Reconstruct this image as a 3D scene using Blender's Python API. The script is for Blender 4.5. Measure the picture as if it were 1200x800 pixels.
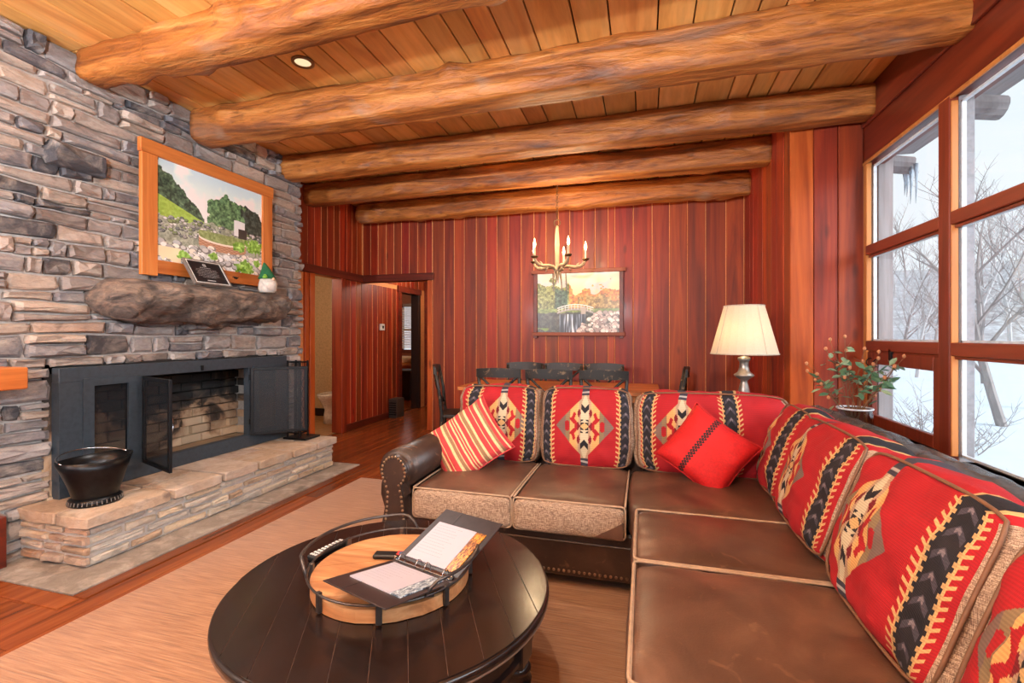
import bpy, bmesh, math, random
import numpy as np
from mathutils import Vector, Matrix, noise as mnoise

random.seed(7)
PI = math.pi
SC = bpy.context.scene
COL = SC.collection
for _o in list(bpy.data.objects):
    bpy.data.objects.remove(_o, do_unlink=True)

# ------------------------------------------------------------------ camera
cam_d = bpy.data.cameras.new('camera')
cam = bpy.data.objects.new('camera', cam_d)
COL.objects.link(cam)
cam_d.sensor_width = 36.0
cam_d.lens = 16.5
cam_d.shift_y = -0.0058
cam_d.clip_start = 0.02
cam_d.clip_end = 600
cam.location = (0, 0, 1.30)
cam.rotation_euler = (PI / 2, 0, math.radians(15.74))
SC.camera = cam

# ------------------------------------------------------------------ world, exposure
SC.view_settings.view_transform = 'Standard'
SC.view_settings.look = 'None'
SC.view_settings.gamma = 1.0
SC.view_settings.use_curve_mapping = False
SC.view_settings.exposure = 0.0

wd = bpy.data.worlds.new('overcast_sky')
SC.world = wd
wd.use_nodes = True
wn, wl = wd.node_tree.nodes, wd.node_tree.links
wn.clear()
w_out = wn.new('ShaderNodeOutputWorld')
w_bg = wn.new('ShaderNodeBackground')
w_tc = wn.new('ShaderNodeTexCoord')
w_sep = wn.new('ShaderNodeSeparateXYZ')
w_rp = wn.new('ShaderNodeValToRGB')
w_nz = wn.new('ShaderNodeTexNoise')
w_mx = wn.new('ShaderNodeMixRGB')
w_rp.color_ramp.elements[0].position = 0.0
w_rp.color_ramp.elements[0].color = (0.88, 0.92, 0.97, 1)
w_rp.color_ramp.elements[1].position = 0.6
w_rp.color_ramp.elements[1].color = (0.62, 0.78, 0.92, 1)
w_nz.inputs['Scale'].default_value = 2.2
w_nz.inputs['Detail'].default_value = 5
w_mx.inputs[2].default_value = (0.95, 0.97, 1.0, 1)
wl.new(w_tc.outputs['Generated'], w_sep.inputs[0])
wl.new(w_tc.outputs['Generated'], w_nz.inputs['Vector'])
wl.new(w_sep.outputs['Z'], w_rp.inputs[0])
wl.new(w_rp.outputs[0], w_mx.inputs[1])
wl.new(w_nz.outputs[0], w_mx.inputs[0])
wl.new(w_mx.outputs[0], w_bg.inputs[0])
w_bg.inputs[1].default_value = 1.2
wl.new(w_bg.outputs[0], w_out.inputs[0])


def area_light(name, loc, rot, sx, sy, power, color=(1, 1, 1), portal=False, shape='RECTANGLE'):
    d = bpy.data.lights.new(name, 'AREA')
    d.shape = shape
    d.size = sx
    if shape in ('RECTANGLE', 'ELLIPSE'):
        d.size_y = sy
    d.energy = power
    d.color = color
    if portal:
        d.cycles.is_portal = True
    o = bpy.data.objects.new(name, d)
    o.location = loc
    o.rotation_euler = rot
    COL.objects.link(o)
    return o


# sampling portals at the window bays (they give no light of their own: the daylight is the sky's)
area_light('window_portal', (1.80, 1.25, 1.70), (0, math.radians(90), 0), 2.1, 6.2, 1, portal=True)
area_light('back_window_portal', (-0.9, -2.2, 1.75), (math.radians(90), 0, 0), 3.6, 2.0, 1, portal=True)
# added sun lamp standing in for overcast daylight, very soft, coming in by the window wall and the back window
sun_d = bpy.data.lights.new('daylight_sun', 'SUN')
sun_d.energy = 6.5
sun_d.angle = math.radians(50)
sun_d.color = (0.90, 0.95, 1.0)
sun = bpy.data.objects.new('daylight_sun', sun_d)
sun.rotation_euler = Vector((0.80, -0.50, 0.36)).to_track_quat('Z', 'Y').to_euler()
COL.objects.link(sun)
# recessed ceiling lamps; only the first is in frame, the rest are added to brighten the room
DOWNLIGHTS = [(-2.18, 2.62), (-2.2, 0.6), (-0.4, 0.6), (-0.4, -0.9), (-2.2, -0.9)]
DOWN_POWER = 30
CHAND_POWER = 9.0
LAMP_POWER = 3.6
FILL_UPLIGHT_POWER = 490


# ------------------------------------------------------------------ helpers
def lin(c):
    c = c / 255.0
    return c / 12.92 if c <= 0.04045 else ((c + 0.055) / 1.055) ** 2.4


def rgb(r, g, b):
    return (lin(r), lin(g), lin(b), 1.0)


def wloc(o):
    v = Vector((0, 0, 0))
    while o is not None:
        v = v + o.location
        o = o.parent
    return v


def finish(bm, name, mats, parent, loc, smooth):
    me = bpy.data.meshes.new(name)
    bmesh.ops.recalc_face_normals(bm, faces=bm.faces)
    bm.to_mesh(me)
    bm.free()
    if not isinstance(mats, (list, tuple)):
        mats = [mats]
    for m in mats:
        me.materials.append(m)
    if smooth:
        me.shade_smooth()
    o = bpy.data.objects.new(name, me)
    o.location = loc
    o.parent = parent
    COL.objects.link(o)
    return o


def obj(name, bm, mats, parent=None, loc=(0, 0, 0), smooth=False):
    """mesh given in the parent's own space"""
    return finish(bm, name, mats, parent, loc, smooth)


def objw(name, bm, mats, parent=None, smooth=False, base=False):
    """mesh given in world space; its origin goes to its middle (or foot)"""
    mn = Vector((1e9,) * 3)
    mx = Vector((-1e9,) * 3)
    for v in bm.verts:
        for i in range(3):
            mn[i] = min(mn[i], v.co[i])
            mx[i] = max(mx[i], v.co[i])
    c = (mn + mx) / 2
    if base:
        c.z = mn.z
    for v in bm.verts:
        v.co -= c
    return finish(bm, name, mats, parent, c - (wloc(parent) if parent else Vector()), smooth)


def tag(o, label=None, cat=None, group=None, kind=None):
    if label:
        o['label'] = label
    if cat:
        o['category'] = cat
    if group:
        o['group'] = group
    if kind:
        o['kind'] = kind
    return o


def thing(name, loc, label, cat, group=None, rotz=0):
    o = bpy.data.objects.new(name, None)
    o.empty_display_size = 0.1
    o.location = loc
    o.rotation_euler = (0, 0, rotz)
    COL.objects.link(o)
    return tag(o, label, cat, group)


def copy_tree(o, parent=None):
    c = o.copy()
    COL.objects.link(c)
    c.parent = parent
    for ch in list(o.children):
        copy_tree(ch, c)
    return c


def B():
    return bmesh.new()


def box(bm, x0, x1, y0, y1, z0, z1, bev=0.0, mat=0, M=None):
    g = bmesh.ops.create_cube(bm, size=1.0)
    vs = g['verts']
    for v in vs:
        v.co = Vector(((x0 + x1) / 2 + v.co.x * (x1 - x0), (y0 + y1) / 2 + v.co.y * (y1 - y0), (z0 + z1) / 2 + v.co.z * (z1 - z0)))
    fs = set(f for v in vs for f in v.link_faces)
    if bev > 0:
        es = set(e for v in vs for e in v.link_edges)
        r = bmesh.ops.bevel(bm, geom=list(es), offset=bev, segments=1, affect='EDGES', profile=0.5)
        fs = set(f for f in r['faces']) | set(f for v in r['verts'] for f in v.link_faces)
        vs = list(set(v for f in fs for v in f.verts))
    for f in fs:
        f.material_index = mat
    if M is not None:
        for v in vs:
            v.co = M @ v.co
    return bm


def tube(bm, pts, r, n=8, caps=True, closed=False, mat=0):
    pts = [Vector(p) for p in pts]
    k = len(pts)
    rs = r if isinstance(r, (list, tuple)) else [r] * k
    rings = []
    up = None
    for i, p in enumerate(pts):
        if closed:
            d = pts[(i + 1) % k] - pts[i - 1]
        else:
            d = pts[min(i + 1, k - 1)] - pts[max(i - 1, 0)]
        if d.length < 1e-9:
            d = Vector((0, 0, 1))
        d.normalize()
        if up is None:
            up = Vector((0, 0, 1)) if abs(d.z) < 0.9 else Vector((1, 0, 0))
        a = d.cross(up)
        if a.length < 1e-6:
            a = d.orthogonal()
        a.normalize()
        b = a.cross(d)
        up = b
        rings.append([bm.verts.new(p + (a * math.cos(2 * PI * j / n) + b * math.sin(2 * PI * j / n)) * rs[i]) for j in range(n)])
    m = k if closed else k - 1
    for i in range(m):
        A, C = rings[i], rings[(i + 1) % k]
        for j in range(n):
            f = bm.faces.new((A[j], A[(j + 1) % n], C[(j + 1) % n], C[j]))
            f.material_index = mat
    if caps and not closed:
        bm.faces.new(rings[0]).material_index = mat
        bm.faces.new(rings[-1]).material_index = mat
    return bm


def lathe(bm, prof, cx=0, cy=0, n=24, mat=0, caps=True):
    rings = []
    for r, z in prof:
        if r < 1e-5:
            rings.append([bm.verts.new((cx, cy, z))])
        else:
            rings.append([bm.verts.new((cx + r * math.cos(2 * PI * j / n), cy + r * math.sin(2 * PI * j / n), z)) for j in range(n)])
    for A, C in zip(rings, rings[1:]):
        for j in range(n):
            a0, a1 = A[j % len(A)], A[(j + 1) % len(A)]
            c0, c1 = C[j % len(C)], C[(j + 1) % len(C)]
            vs = []
            for v in (a0, a1, c1, c0):
                if v not in vs:
                    vs.append(v)
            if len(vs) > 2:
                bm.faces.new(vs).material_index = mat
    if caps:
        for R in (rings[0], rings[-1]):
            if len(R) > 2:
                bm.faces.new(R).material_index = mat
    return bm


def prism(bm, poly, axis, a, b, mat=0):
    """poly of 2-D points, extruded along an axis from a to b"""
    def P(p, t):
        if axis == 'x':
            return (t, p[0], p[1])
        if axis == 'y':
            return (p[0], t, p[1])
        return (p[0], p[1], t)
    A = [bm.verts.new(P(p, a)) for p in poly]
    C = [bm.verts.new(P(p, b)) for p in poly]
    n = len(poly)
    fs = [bm.faces.new(A), bm.faces.new(C)]
    for i in range(n):
        fs.append(bm.faces.new((A[i], A[(i + 1) % n], C[(i + 1) % n], C[i])))
    for f in fs:
        f.material_index = mat
    return bm


def ball(bm, c, r, seg=8, rings=6, scale=(1, 1, 1)):
    g = bmesh.ops.create_uvsphere(bm, u_segments=seg, v_segments=rings, radius=r)
    for v in g['verts']:
        v.co = Vector((v.co.x * scale[0] + c[0], v.co.y * scale[1] + c[1], v.co.z * scale[2] + c[2]))
    return bm


def nz(x, y, z=0.0, s=1.0):
    return mnoise.noise(Vector((x * s, y * s, z * s)))


def soft_pt(p, w, d, h, k, bulge):
    L = (abs(p[0]) ** k + abs(p[1]) ** k + abs(p[2]) ** k) ** (1 / k)
    q = [c / L for c in p]
    bx = bulge[0] * q[0] * max(0, 1 - q[1] ** 2) * max(0, 1 - q[2] ** 2)
    by = bulge[1] * q[1] * max(0, 1 - q[0] ** 2) ** 0.7 * max(0, 1 - q[2] ** 2) ** 0.7
    bz = bulge[2] * q[2] * max(0, 1 - q[0] ** 2) ** 0.7 * max(0, 1 - q[1] ** 2) ** 0.7
    return q, Vector((q[0] * w / 2 + bx, q[1] * d / 2 + by, q[2] * h / 2 + bz))


def soft_box(w, d, h, n=14, k=9.0, bulge=(0, 0, 0), wr=0.0, seed=0.0, side_mat=None, nd=None):
    """rounded, puffed cushion centred on the origin; uv runs over x and z (and on over the top)"""
    bm = B()
    uv = bm.loops.layers.uv.new('UVMap')
    nd = nd or max(4, n // 2)
    cache = {}

    def vert(p):
        key = (round(p[0], 5), round(p[1], 5), round(p[2], 5))
        if key in cache:
            return cache[key]
        q, co = soft_pt(p, w, d, h, k, bulge)
        if wr:
            e = nz(co.x + seed, co.y - seed, co.z + 2 * seed, 9.0) * wr + nz(co.x - seed, co.y, co.z + seed, 22.0) * wr * 0.45
            co += Vector((q[0] * abs(q[0]) ** 3, q[1] * abs(q[1]) ** 3, q[2] * abs(q[2]) ** 3)) * e
        v = bm.verts.new(co)
        cache[key] = v
        v_p[v] = p
        return v
    v_p = {}
    steps = {0: n, 1: nd, 2: n}
    for ax in range(3):
        a, b = [i for i in range(3) if i != ax]
        for s in (-1, 1):
            for i in range(steps[a]):
                for j in range(steps[b]):
                    vs = []
                    for di, dj in ((0, 0), (1, 0), (1, 1), (0, 1)):
                        p = [0, 0, 0]
                        p[ax] = s
                        p[a] = -1 + 2 * (i + di) / steps[a]
                        p[b] = -1 + 2 * (j + dj) / steps[b]
                        vs.append(vert(p))
                    try:
                        f = bm.faces.new(vs)
                    except ValueError:
                        continue
                    if side_mat is not None and ax == 0:
                        f.material_index = side_mat
                    for l in f.loops:
                        p = v_p[l.vert]
                        u = (p[0] + 1) / 2
                        t = (p[2] + 1) / 2
                        if ax == 2:
                            t = (1 + (p[1] + 1) / 2 * d / h) if s > 0 else -(p[1] + 1) / 2 * d / h
                        if ax == 0:
                            u = (1 + (p[1] + 1) / 2 * d / w) if s > 0 else -(p[1] + 1) / 2 * d / w
                        l[uv].uv = (u, t)
    return bm


def pillow(w, h, t, n=22, wr=0.006, seed=0.0):
    """throw pillow with pinched edges, standing in the xz plane"""
    bm = B()
    uv = bm.loops.layers.uv.new('UVMap')
    G = {}
    for s in (-1, 1):
        for i in range(n + 1):
            for j in range(n + 1):
                a, b = -1 + 2 * i / n, -1 + 2 * j / n
                edge = i in (0, n) or j in (0, n)
                if edge and s == 1:
                    G[(s, i, j)] = G[(-1, i, j)]
                    continue
                inx = 1 - 0.09 * (1 - b * b) * abs(a) ** 3
                inz = 1 - 0.09 * (1 - a * a) * abs(b) ** 3
                th = t / 2 * ((1 - a ** 4) * (1 - b ** 4)) ** 0.55
                e = nz(a * 2.2 + seed, b * 2.2, s) * wr + nz(a * 5 + seed, b * 5, s * 3) * wr * 0.6
                G[(s, i, j)] = bm.verts.new((a * w / 2 * inx, s * (th + e * (0 if edge else 1)), b * h / 2 * inz))
    for s in (-1, 1):
        for i in range(n):
            for j in range(n):
                ks = [(i, j), (i + 1, j), (i + 1, j + 1), (i, j + 1)]
                f = bm.faces.new([G[(s,) + k] for k in ks])
                for l, k in zip(f.loops, ks):
                    l[uv].uv = (k[0] / n, k[1] / n)
    return bm


# ------------------------------------------------------------------ materials
class NT:
    def __init__(s, name):
        s.m = bpy.data.materials.new(name)
        s.m.use_nodes = True
        s.n, s.l = s.m.node_tree.nodes, s.m.node_tree.links
        s.b = s.n['Principled BSDF']

    def new(s, t, **kw):
        x = s.n.new('ShaderNode' + t)
        for k, v in kw.items():
            setattr(x, k, v)
        return x

    def link(s, a, b):
        s.l.new(a, b)

    def setb(s, **kw):
        for k, v in kw.items():
            s.b.inputs[k.replace('_', ' ')].default_value = v

    def coords(s, scale=(1, 1, 1), rand=True, kind='Object'):
        tc = s.new('TexCoord')
        out = tc.outputs[kind]
        if rand:
            oi = s.new('ObjectInfo')
            mu = s.new('VectorMath', operation='SCALE')
            mu.inputs[0].default_value = (37.0, 91.0, 53.0)
            s.link(oi.outputs['Random'], mu.inputs['Scale'])
            ad = s.new('VectorMath', operation='ADD')
            s.link(out, ad.inputs[0])
            s.link(mu.outputs[0], ad.inputs[1])
            out = ad.outputs[0]
        mp = s.new('Mapping')
        mp.inputs['Scale'].default_value = scale
        s.link(out, mp.inputs[0])
        return mp.outputs[0]

    def noise(s, vec, scale, detail=5, dist=0.0, rough=0.55):
        t = s.new('TexNoise')
        t.inputs['Scale'].default_value = scale
        t.inputs['Detail'].default_value = detail
        t.inputs['Distortion'].default_value = dist
        t.inputs['Roughness'].default_value = rough
        s.link(vec, t.inputs['Vector'])
        return t.outputs[0]

    def ramp(s, fac, stops, interp='LINEAR'):
        r = s.new('ValToRGB')
        cr = r.color_ramp
        cr.interpolation = interp
        while len(cr.elements) < len(stops):
            cr.elements.new(0.5)
        for e, (p, c) in zip(cr.elements, stops):
            e.position = p
            e.color = c
        s.link(fac, r.inputs[0])
        return r.outputs[0]

    def mix(s, a, b, fac, mode='MIX'):
        x = s.new('MixRGB', blend_type=mode)
        for i, v in ((0, fac), (1, a), (2, b)):
            if isinstance(v, (int, float)):
                x.inputs[i].default_value = v
            elif isinstance(v, tuple):
                x.inputs[i].default_value = v
            else:
                s.link(v, x.inputs[i])
        return x.outputs[0]

    def vary(s, col, lo, hi, hue=0.0):
        """per-object brightness"""
        oi = s.new('ObjectInfo')
        wn_ = s.new('TexWhiteNoise', noise_dimensions='1D')
        s.link(oi.outputs['Random'], wn_.inputs['W'])
        mr = s.new('MapRange')
        mr.inputs['To Min'].default_value = lo
        mr.inputs['To Max'].default_value = hi
        s.link(wn_.outputs[0], mr.inputs[0])
        h = s.new('HueSaturation')
        s.link(mr.outputs[0], h.inputs['Value'])
        if hue:
            m2 = s.new('MapRange')
            m2.inputs['To Min'].default_value = 0.5 - hue
            m2.inputs['To Max'].default_value = 0.5 + hue
            s.link(oi.outputs['Random'], m2.inputs[0])
            s.link(m2.outputs[0], h.inputs['Hue'])
        s.link(col, h.inputs['Color'])
        return h.outputs[0]

    def facing(s, lo, hi):
        lw = s.new('LayerWeight')
        lw.inputs['Blend'].default_value = 0.5
        p = s.new('Math', operation='POWER')
        p.inputs[1].default_value = 5.0
        s.link(lw.outputs['Facing'], p.inputs[0])
        r = s.new('MapRange')
        r.inputs['To Min'].default_value = lo
        r.inputs['To Max'].default_value = hi
        s.link(p.outputs[0], r.inputs[0])
        return r.outputs[0]

    def bump(s, h, strength=0.3, dist=0.01):
        b = s.new('Bump')
        b.inputs['Strength'].default_value = strength
        b.inputs['Distance'].default_value = dist
        s.link(h, b.inputs['Height'])
        s.link(b.outputs[0], s.b.inputs['Normal'])

    def color(s, c):
        s.link(c, s.b.inputs['Base Color'])


def plain(name, c, rough=0.5, metal=0.0, **kw):
    m = NT(name)
    m.setb(Base_Color=c, Roughness=rough, Metallic=metal)
    for k, v in kw.items():
        m.b.inputs[k.replace('_', ' ')].default_value = v
    v = m.coords((1, 1, 1), rand=False)
    n = m.noise(v, 35, 4)
    m.color(m.mix(c, tuple(x * 0.72 for x in c[:3]) + (1,), m.ramp(n, [(0.42, (0, 0, 0, 1)), (0.75, (1, 1, 1, 1))])))
    return m.m


def wood(name, cols, axis=2, scale=9.0, rough=0.4, stretch=0.07, lo=0.8, hi=1.15, knots=0.5, hue=0.0, bump=0.15, coat=0.0, rand=True):
    m = NT(name)
    sc = [1, 1, 1]
    sc[axis] = stretch
    v = m.coords(tuple(sc), rand)
    n1 = m.noise(v, scale, 6, 1.2, 0.6)
    n2 = m.noise(v, scale * 6, 3, 0.2)
    k = len(cols)
    c = m.ramp(n1, [(0.25 + 0.5 * i / (k - 1), cc) for i, cc in enumerate(cols)])
    c = m.mix(c, m.ramp(n2, [(0.3, (0.72, 0.68, 0.66, 1)), (0.6, (1, 1, 1, 1))]), 0.55, 'MULTIPLY')
    if knots:
        ks = [4.5, 4.5, 4.5]
        ks[axis] = 1.7
        kv = m.coords(tuple(ks), rand)
        vo = m.new('TexVoronoi')
        vo.inputs['Scale'].default_value = 1.0
        m.link(kv, vo.inputs['Vector'])
        kr = m.ramp(vo.outputs['Distance'], [(0.0, (1, 1, 1, 1)), (0.06, (0.8, 0.8, 0.8, 1)), (0.13, (0, 0, 0, 1))])
        km = m.new('Math', operation='MULTIPLY')
        km.inputs[1].default_value = knots
        m.link(kr, km.inputs[0])
        c = m.mix(c, tuple(x * 0.25 for x in cols[0][:3]) + (1,), km.outputs[0])
    c = m.vary(c, lo, hi, hue)
    m.color(c)
    m.setb(Roughness=rough)
    if coat:
        m.b.inputs['Coat Weight'].default_value = coat
        m.b.inputs['Coat Roughness'].default_value = 0.15
    m.bump(n2, bump, 0.004)
    return m.m


def img_mat(name, arr, rough=0.6, bumpy=0.0, sheen=0.0, weave=False):
    """arr: HxWx3 sRGB floats computed above, top row first"""
    h, w = arr.shape[:2]
    im = bpy.data.images.new(name, w, h, alpha=False)
    px = np.ones((h, w, 4), np.float32)
    px[..., :3] = np.clip(arr[::-1], 0, 1)
    im.pixels.foreach_set(px.ravel())
    im.update()
    im.pack()
    m = NT(name)
    t = m.new('TexImage')
    t.image = im
    t.extension = 'EXTEND'
    m.color(t.outputs[0])
    m.setb(Roughness=rough)
    if sheen:
        m.b.inputs['Sheen Weight'].default_value = sheen
    if weave:
        uvn = m.new('TexCoord')
        wv = m.new('TexWave')
        wv.bands_direction = 'X'
        wv.inputs['Scale'].default_value = 60
        wv.inputs['Distortion'].default_value = 1.5
        m.link(uvn.outputs['UV'], wv.inputs['Vector'])
        n2 = m.noise(uvn.outputs['Object'], 60, 4)
        m.bump(m.mix(wv.outputs[0], n2, 0.5), 0.35, 0.004)
    return m.m

# wood families
M_WALL = wood('red_stained_cedar', [rgb(90, 26, 8), rgb(150, 49, 14), rgb(186, 76, 24)], 2, 7, 0.5, 0.06, 0.68, 1.15, 0.55, 0.008, 0.12, 0.04)
M_TRIM = wood('bright_cedar_trim', [rgb(150, 58, 18), rgb(190, 88, 32), rgb(212, 112, 48)], 2, 7, 0.4, 0.06, 0.9, 1.05, 0.6, 0, 0.12)
M_HEAD = wood('dark_cedar_header', [rgb(66, 20, 10), rgb(104, 34, 16), rgb(128, 48, 22)], 1, 7, 0.4, 0.06, 0.9, 1.05, 0.2, 0, 0.12)
M_HEADX = wood('dark_cedar_lintel', [rgb(66, 20, 10), rgb(104, 34, 16), rgb(128, 48, 22)], 0, 7, 0.4, 0.06, 0.9, 1.05, 0.2, 0, 0.12)
M_WIN = wood('window_cedar', [rgb(92, 32, 18), rgb(126, 48, 26), rgb(150, 66, 36)], 2, 8, 0.38, 0.06, 0.9, 1.05, 0.2, 0, 0.1)
M_WINY = wood('window_cedar_rail', [rgb(92, 32, 18), rgb(126, 48, 26), rgb(150, 66, 36)], 1, 8, 0.38, 0.06, 0.9, 1.05, 0.2, 0, 0.1)
M_STOP = wood('window_stop_pale', [rgb(170, 100, 46), rgb(204, 134, 70)], 2, 8, 0.45, 0.06, 0.95, 1.05, 0, 0, 0.1)
M_CEIL = wood('honey_pine_ceiling', [rgb(206, 134, 66), rgb(238, 174, 96), rgb(248, 196, 124)], 1, 5, 0.42, 0.12, 0.70, 1.06, 0.25, 0.006, 0.12)
M_FLOOR = wood('red_brown_floor', [rgb(92, 42, 18), rgb(134, 68, 32), rgb(162, 92, 46)], 1, 8, 0.24, 0.08, 0.75, 1.15, 0.1, 0, 0.1)
M_FRAME = wood('oak_frame', [rgb(176, 90, 34), rgb(208, 122, 56), rgb(222, 142, 74)], 2, 9, 0.5, 0.06, 0.97, 1.03, 0.15, 0, 0.2)
M_FRAMEH = wood('oak_frame_rail', [rgb(176, 90, 34), rgb(208, 122, 56), rgb(222, 142, 74)], 1, 9, 0.5, 0.06, 0.97, 1.03, 0.15, 0, 0.2)
M_FRAMEX = wood('cedar_frame_rail', [rgb(120, 50, 22), rgb(158, 78, 36)], 0, 9, 0.5, 0.06, 0.97, 1.03, 0.1, 0, 0.2)
M_BACKING = plain('pale_seam_backing', rgb(226, 150, 92), 0.6)  # pale seams paint the light caught by the glossy board edges
M_GAP = plain('dark_gap_backing', rgb(52, 26, 12), 0.8)
M_PLASTER = plain('beige_plaster', rgb(206, 178, 140), 0.8)
M_DARKWOOD = plain('near_black_wood', rgb(40, 20, 14), 0.5)


def log_mat():
    m = NT('hewn_log')
    v = m.coords((0.10, 1, 1))
    n1 = m.noise(v, 7, 7, 1.5, 0.65)
    n2 = m.noise(m.coords((0.25, 1, 1)), 28, 4, 0.5)
    n3 = m.noise(m.coords((0.6, 1, 1)), 3.2, 3, 0.8)
    c = m.ramp(n1, [(0.30, rgb(84, 44, 18)), (0.42, rgb(138, 78, 32)), (0.56, rgb(180, 110, 48)), (0.74, rgb(214, 152, 86))])
    c = m.mix(c, rgb(92, 52, 28), m.ramp(n2, [(0.30, (0.6, 0.6, 0.6, 1)), (0.46, (0, 0, 0, 1))]))
    c = m.mix(c, rgb(148, 128, 110), m.ramp(n3, [(0.60, (0, 0, 0, 1)), (0.78, (0.6, 0.6, 0.6, 1))]))
    m.color(c)
    m.setb(Roughness=0.5)
    m.bump(m.mix(n1, n2, 0.5), 0.9, 0.03)
    return m.m


M_LOG = log_mat()


def stone_mat(name, stops, lo=0.82, hi=1.12, sp=26.0):
    m = NT(name)
    v = m.coords((1, 1, 1))
    oi = m.new('ObjectInfo')
    base = m.ramp(oi.outputs['Random'], stops, 'LINEAR')
    n1 = m.noise(v, 6, 6, 0.6, 0.65)
    n2 = m.noise(m.coords((1, 1, 2.6)), sp, 6, 0.4, 0.7)
    n3 = m.noise(m.coords((1, 1, 1.5)), 3.5, 4, 1.0)
    c = m.mix(base, rgb(206, 194, 182), m.ramp(n1, [(0.48, (0, 0, 0, 1)), (0.74, (0.7, 0.7, 0.7, 1))]))
    c = m.mix(c, rgb(58, 54, 56), m.ramp(n3, [(0.26, (0.6, 0.6, 0.6, 1)), (0.42, (0, 0, 0, 1))]))
    c = m.mix(c, m.ramp(n2, [(0.28, (0.6, 0.58, 0.57, 1)), (0.56, (1, 1, 1, 1))]), 0.7, 'MULTIPLY')
    c = m.vary(c, lo, hi)
    m.color(c)
    m.setb(Roughness=0.82)
    m.bump(m.mix(n1, n2, 0.6), 0.75, 0.02)
    return m.m


M_STONE = stone_mat('ledge_stone', [(0.0, rgb(112, 110, 116)), (0.2, rgb(152, 148, 150)), (0.42, rgb(178, 170, 166)), (0.6, rgb(156, 144, 138)), (0.8, rgb(186, 170, 158)), (0.96, rgb(190, 172, 156)), (1.0, rgb(196, 160, 138))])
M_STONE_DARK = stone_mat('slate_stone', [(0.0, rgb(74, 74, 80)), (1.0, rgb(92, 90, 94))], 0.85, 1.05)
M_HSTONE = stone_mat('hearth_stone', [(0.0, rgb(176, 170, 162)), (0.4, rgb(206, 194, 178)), (0.7, rgb(216, 196, 168)), (1.0, rgb(182, 152, 126))], 0.85, 1.12)
M_SLAB = stone_mat('hearth_slab', [(0.0, rgb(160, 132, 110)), (0.4, rgb(194, 168, 142)), (0.7, rgb(182, 162, 146)), (1.0, rgb(166, 124, 94))], 0.88, 1.08, 14)
M_SLATE = stone_mat('slate_floor', [(0.0, rgb(138, 128, 118)), (1.0, rgb(150, 140, 130))], 0.95, 1.05, 12)
M_MORTAR = plain('mortar', rgb(196, 190, 184), 0.95)
M_MANTEL = None

# ------------------------------------------------------------------ room measures
XL, XW, XR, XN = -3.5, -3.9, 1.6, 1.1      # stone face, wood wall, window wall, nook wall
YB, YS, YC, YF = -2.0, 4.21, 4.14, 5.9      # back wall, stone end, window corner, far wall
H = 3.12


def bx(name, mat, *a, parent=None, bev=0.0, base=False):
    bm = B()
    box(bm, *a, bev=bev)
    return objw(name, bm, mat, parent, base=base)


def struct(o):
    o['kind'] = 'structure'
    return o


# ------------------------------------------------------------------ floor
fl = struct(bx('floor', M_GAP, -4.0, 1.75, -2.2, 8.0, -0.12, -0.012))
rnd = random.Random(3)
PW = 0.118
x = -3.95
while x < 1.6:
    y = -2.1 + rnd.uniform(-1.2, 0)
    while y < 7.9:
        L = rnd.uniform(1.5, 2.6)
        y0, y1 = max(y, -2.1), min(y + L, 7.9)
        if y1 - y0 > 0.05 and not (x > -0.2 and y1 < 0.4) and not (x > -2.3 and y1 < 0.9):
            bx('plank', M_FLOOR, x, x + PW - 0.0025, y0, y1 - 0.002, -0.02, rnd.uniform(-0.0008, 0.0), parent=fl, bev=0.0015)
        y += L
    x += PW
bm = B()
box(bm, -2.3, 1.6, -2.1, 0.0, -0.02, -0.002)
objw('plank_field', bm, M_FLOOR, fl)['kind'] = 'stuff'
# slate apron in front of the hearth
slt = thing('slate_apron', (-3.1, 2.9, 0), 'grey slate apron let into the wooden floor in front of the raised stone hearth', 'floor slab')
cuts = [1.66, 2.32, 2.98, 3.55, 4.12]
for a, b in zip(cuts, cuts[1:]):
    bx('slate', M_SLATE, -3.5, -2.745, a, b - 0.004, -0.01, 0.012, parent=slt, bev=0.004)
struct(bx('trim_1', M_FLOOR, -3.5, -2.68, 1.555, 1.65, -0.01, 0.006, bev=0.003))
struct(bx('trim_2', M_FLOOR, -2.738, -2.655, 1.655, 4.2, -0.01, 0.006, bev=0.003))

# ------------------------------------------------------------------ ceiling
ce = struct(bx('ceiling', M_GAP, -4.0, 1.75, -2.2, 6.1, H + 0.03, H + 0.15))
BEAMS = [2.13, 3.0, 4.02, 4.78, 5.66]
bays = [1.1] + BEAMS + [5.95]
for y0, y1 in zip(bays, bays[1:]):
    x = -3.95
    while x < XR + 0.05:
        w = rnd.choice([0.14, 0.17, 0.2, 0.24, 0.27])
        x1 = min(x + w, XR + 0.1)
        bx('plank', M_CEIL, x, x1 - 0.009, y0 + 0.002, y1 - 0.002, H - rnd.uniform(0, 0.006), H + 0.03, parent=ce, bev=0.004)
        x += w
bm = B()
box(bm, -3.95, 1.7, -2.1, 1.09, H, H + 0.03)
objw('plank_field', bm, M_CEIL, ce)['kind'] = 'stuff'


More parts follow.
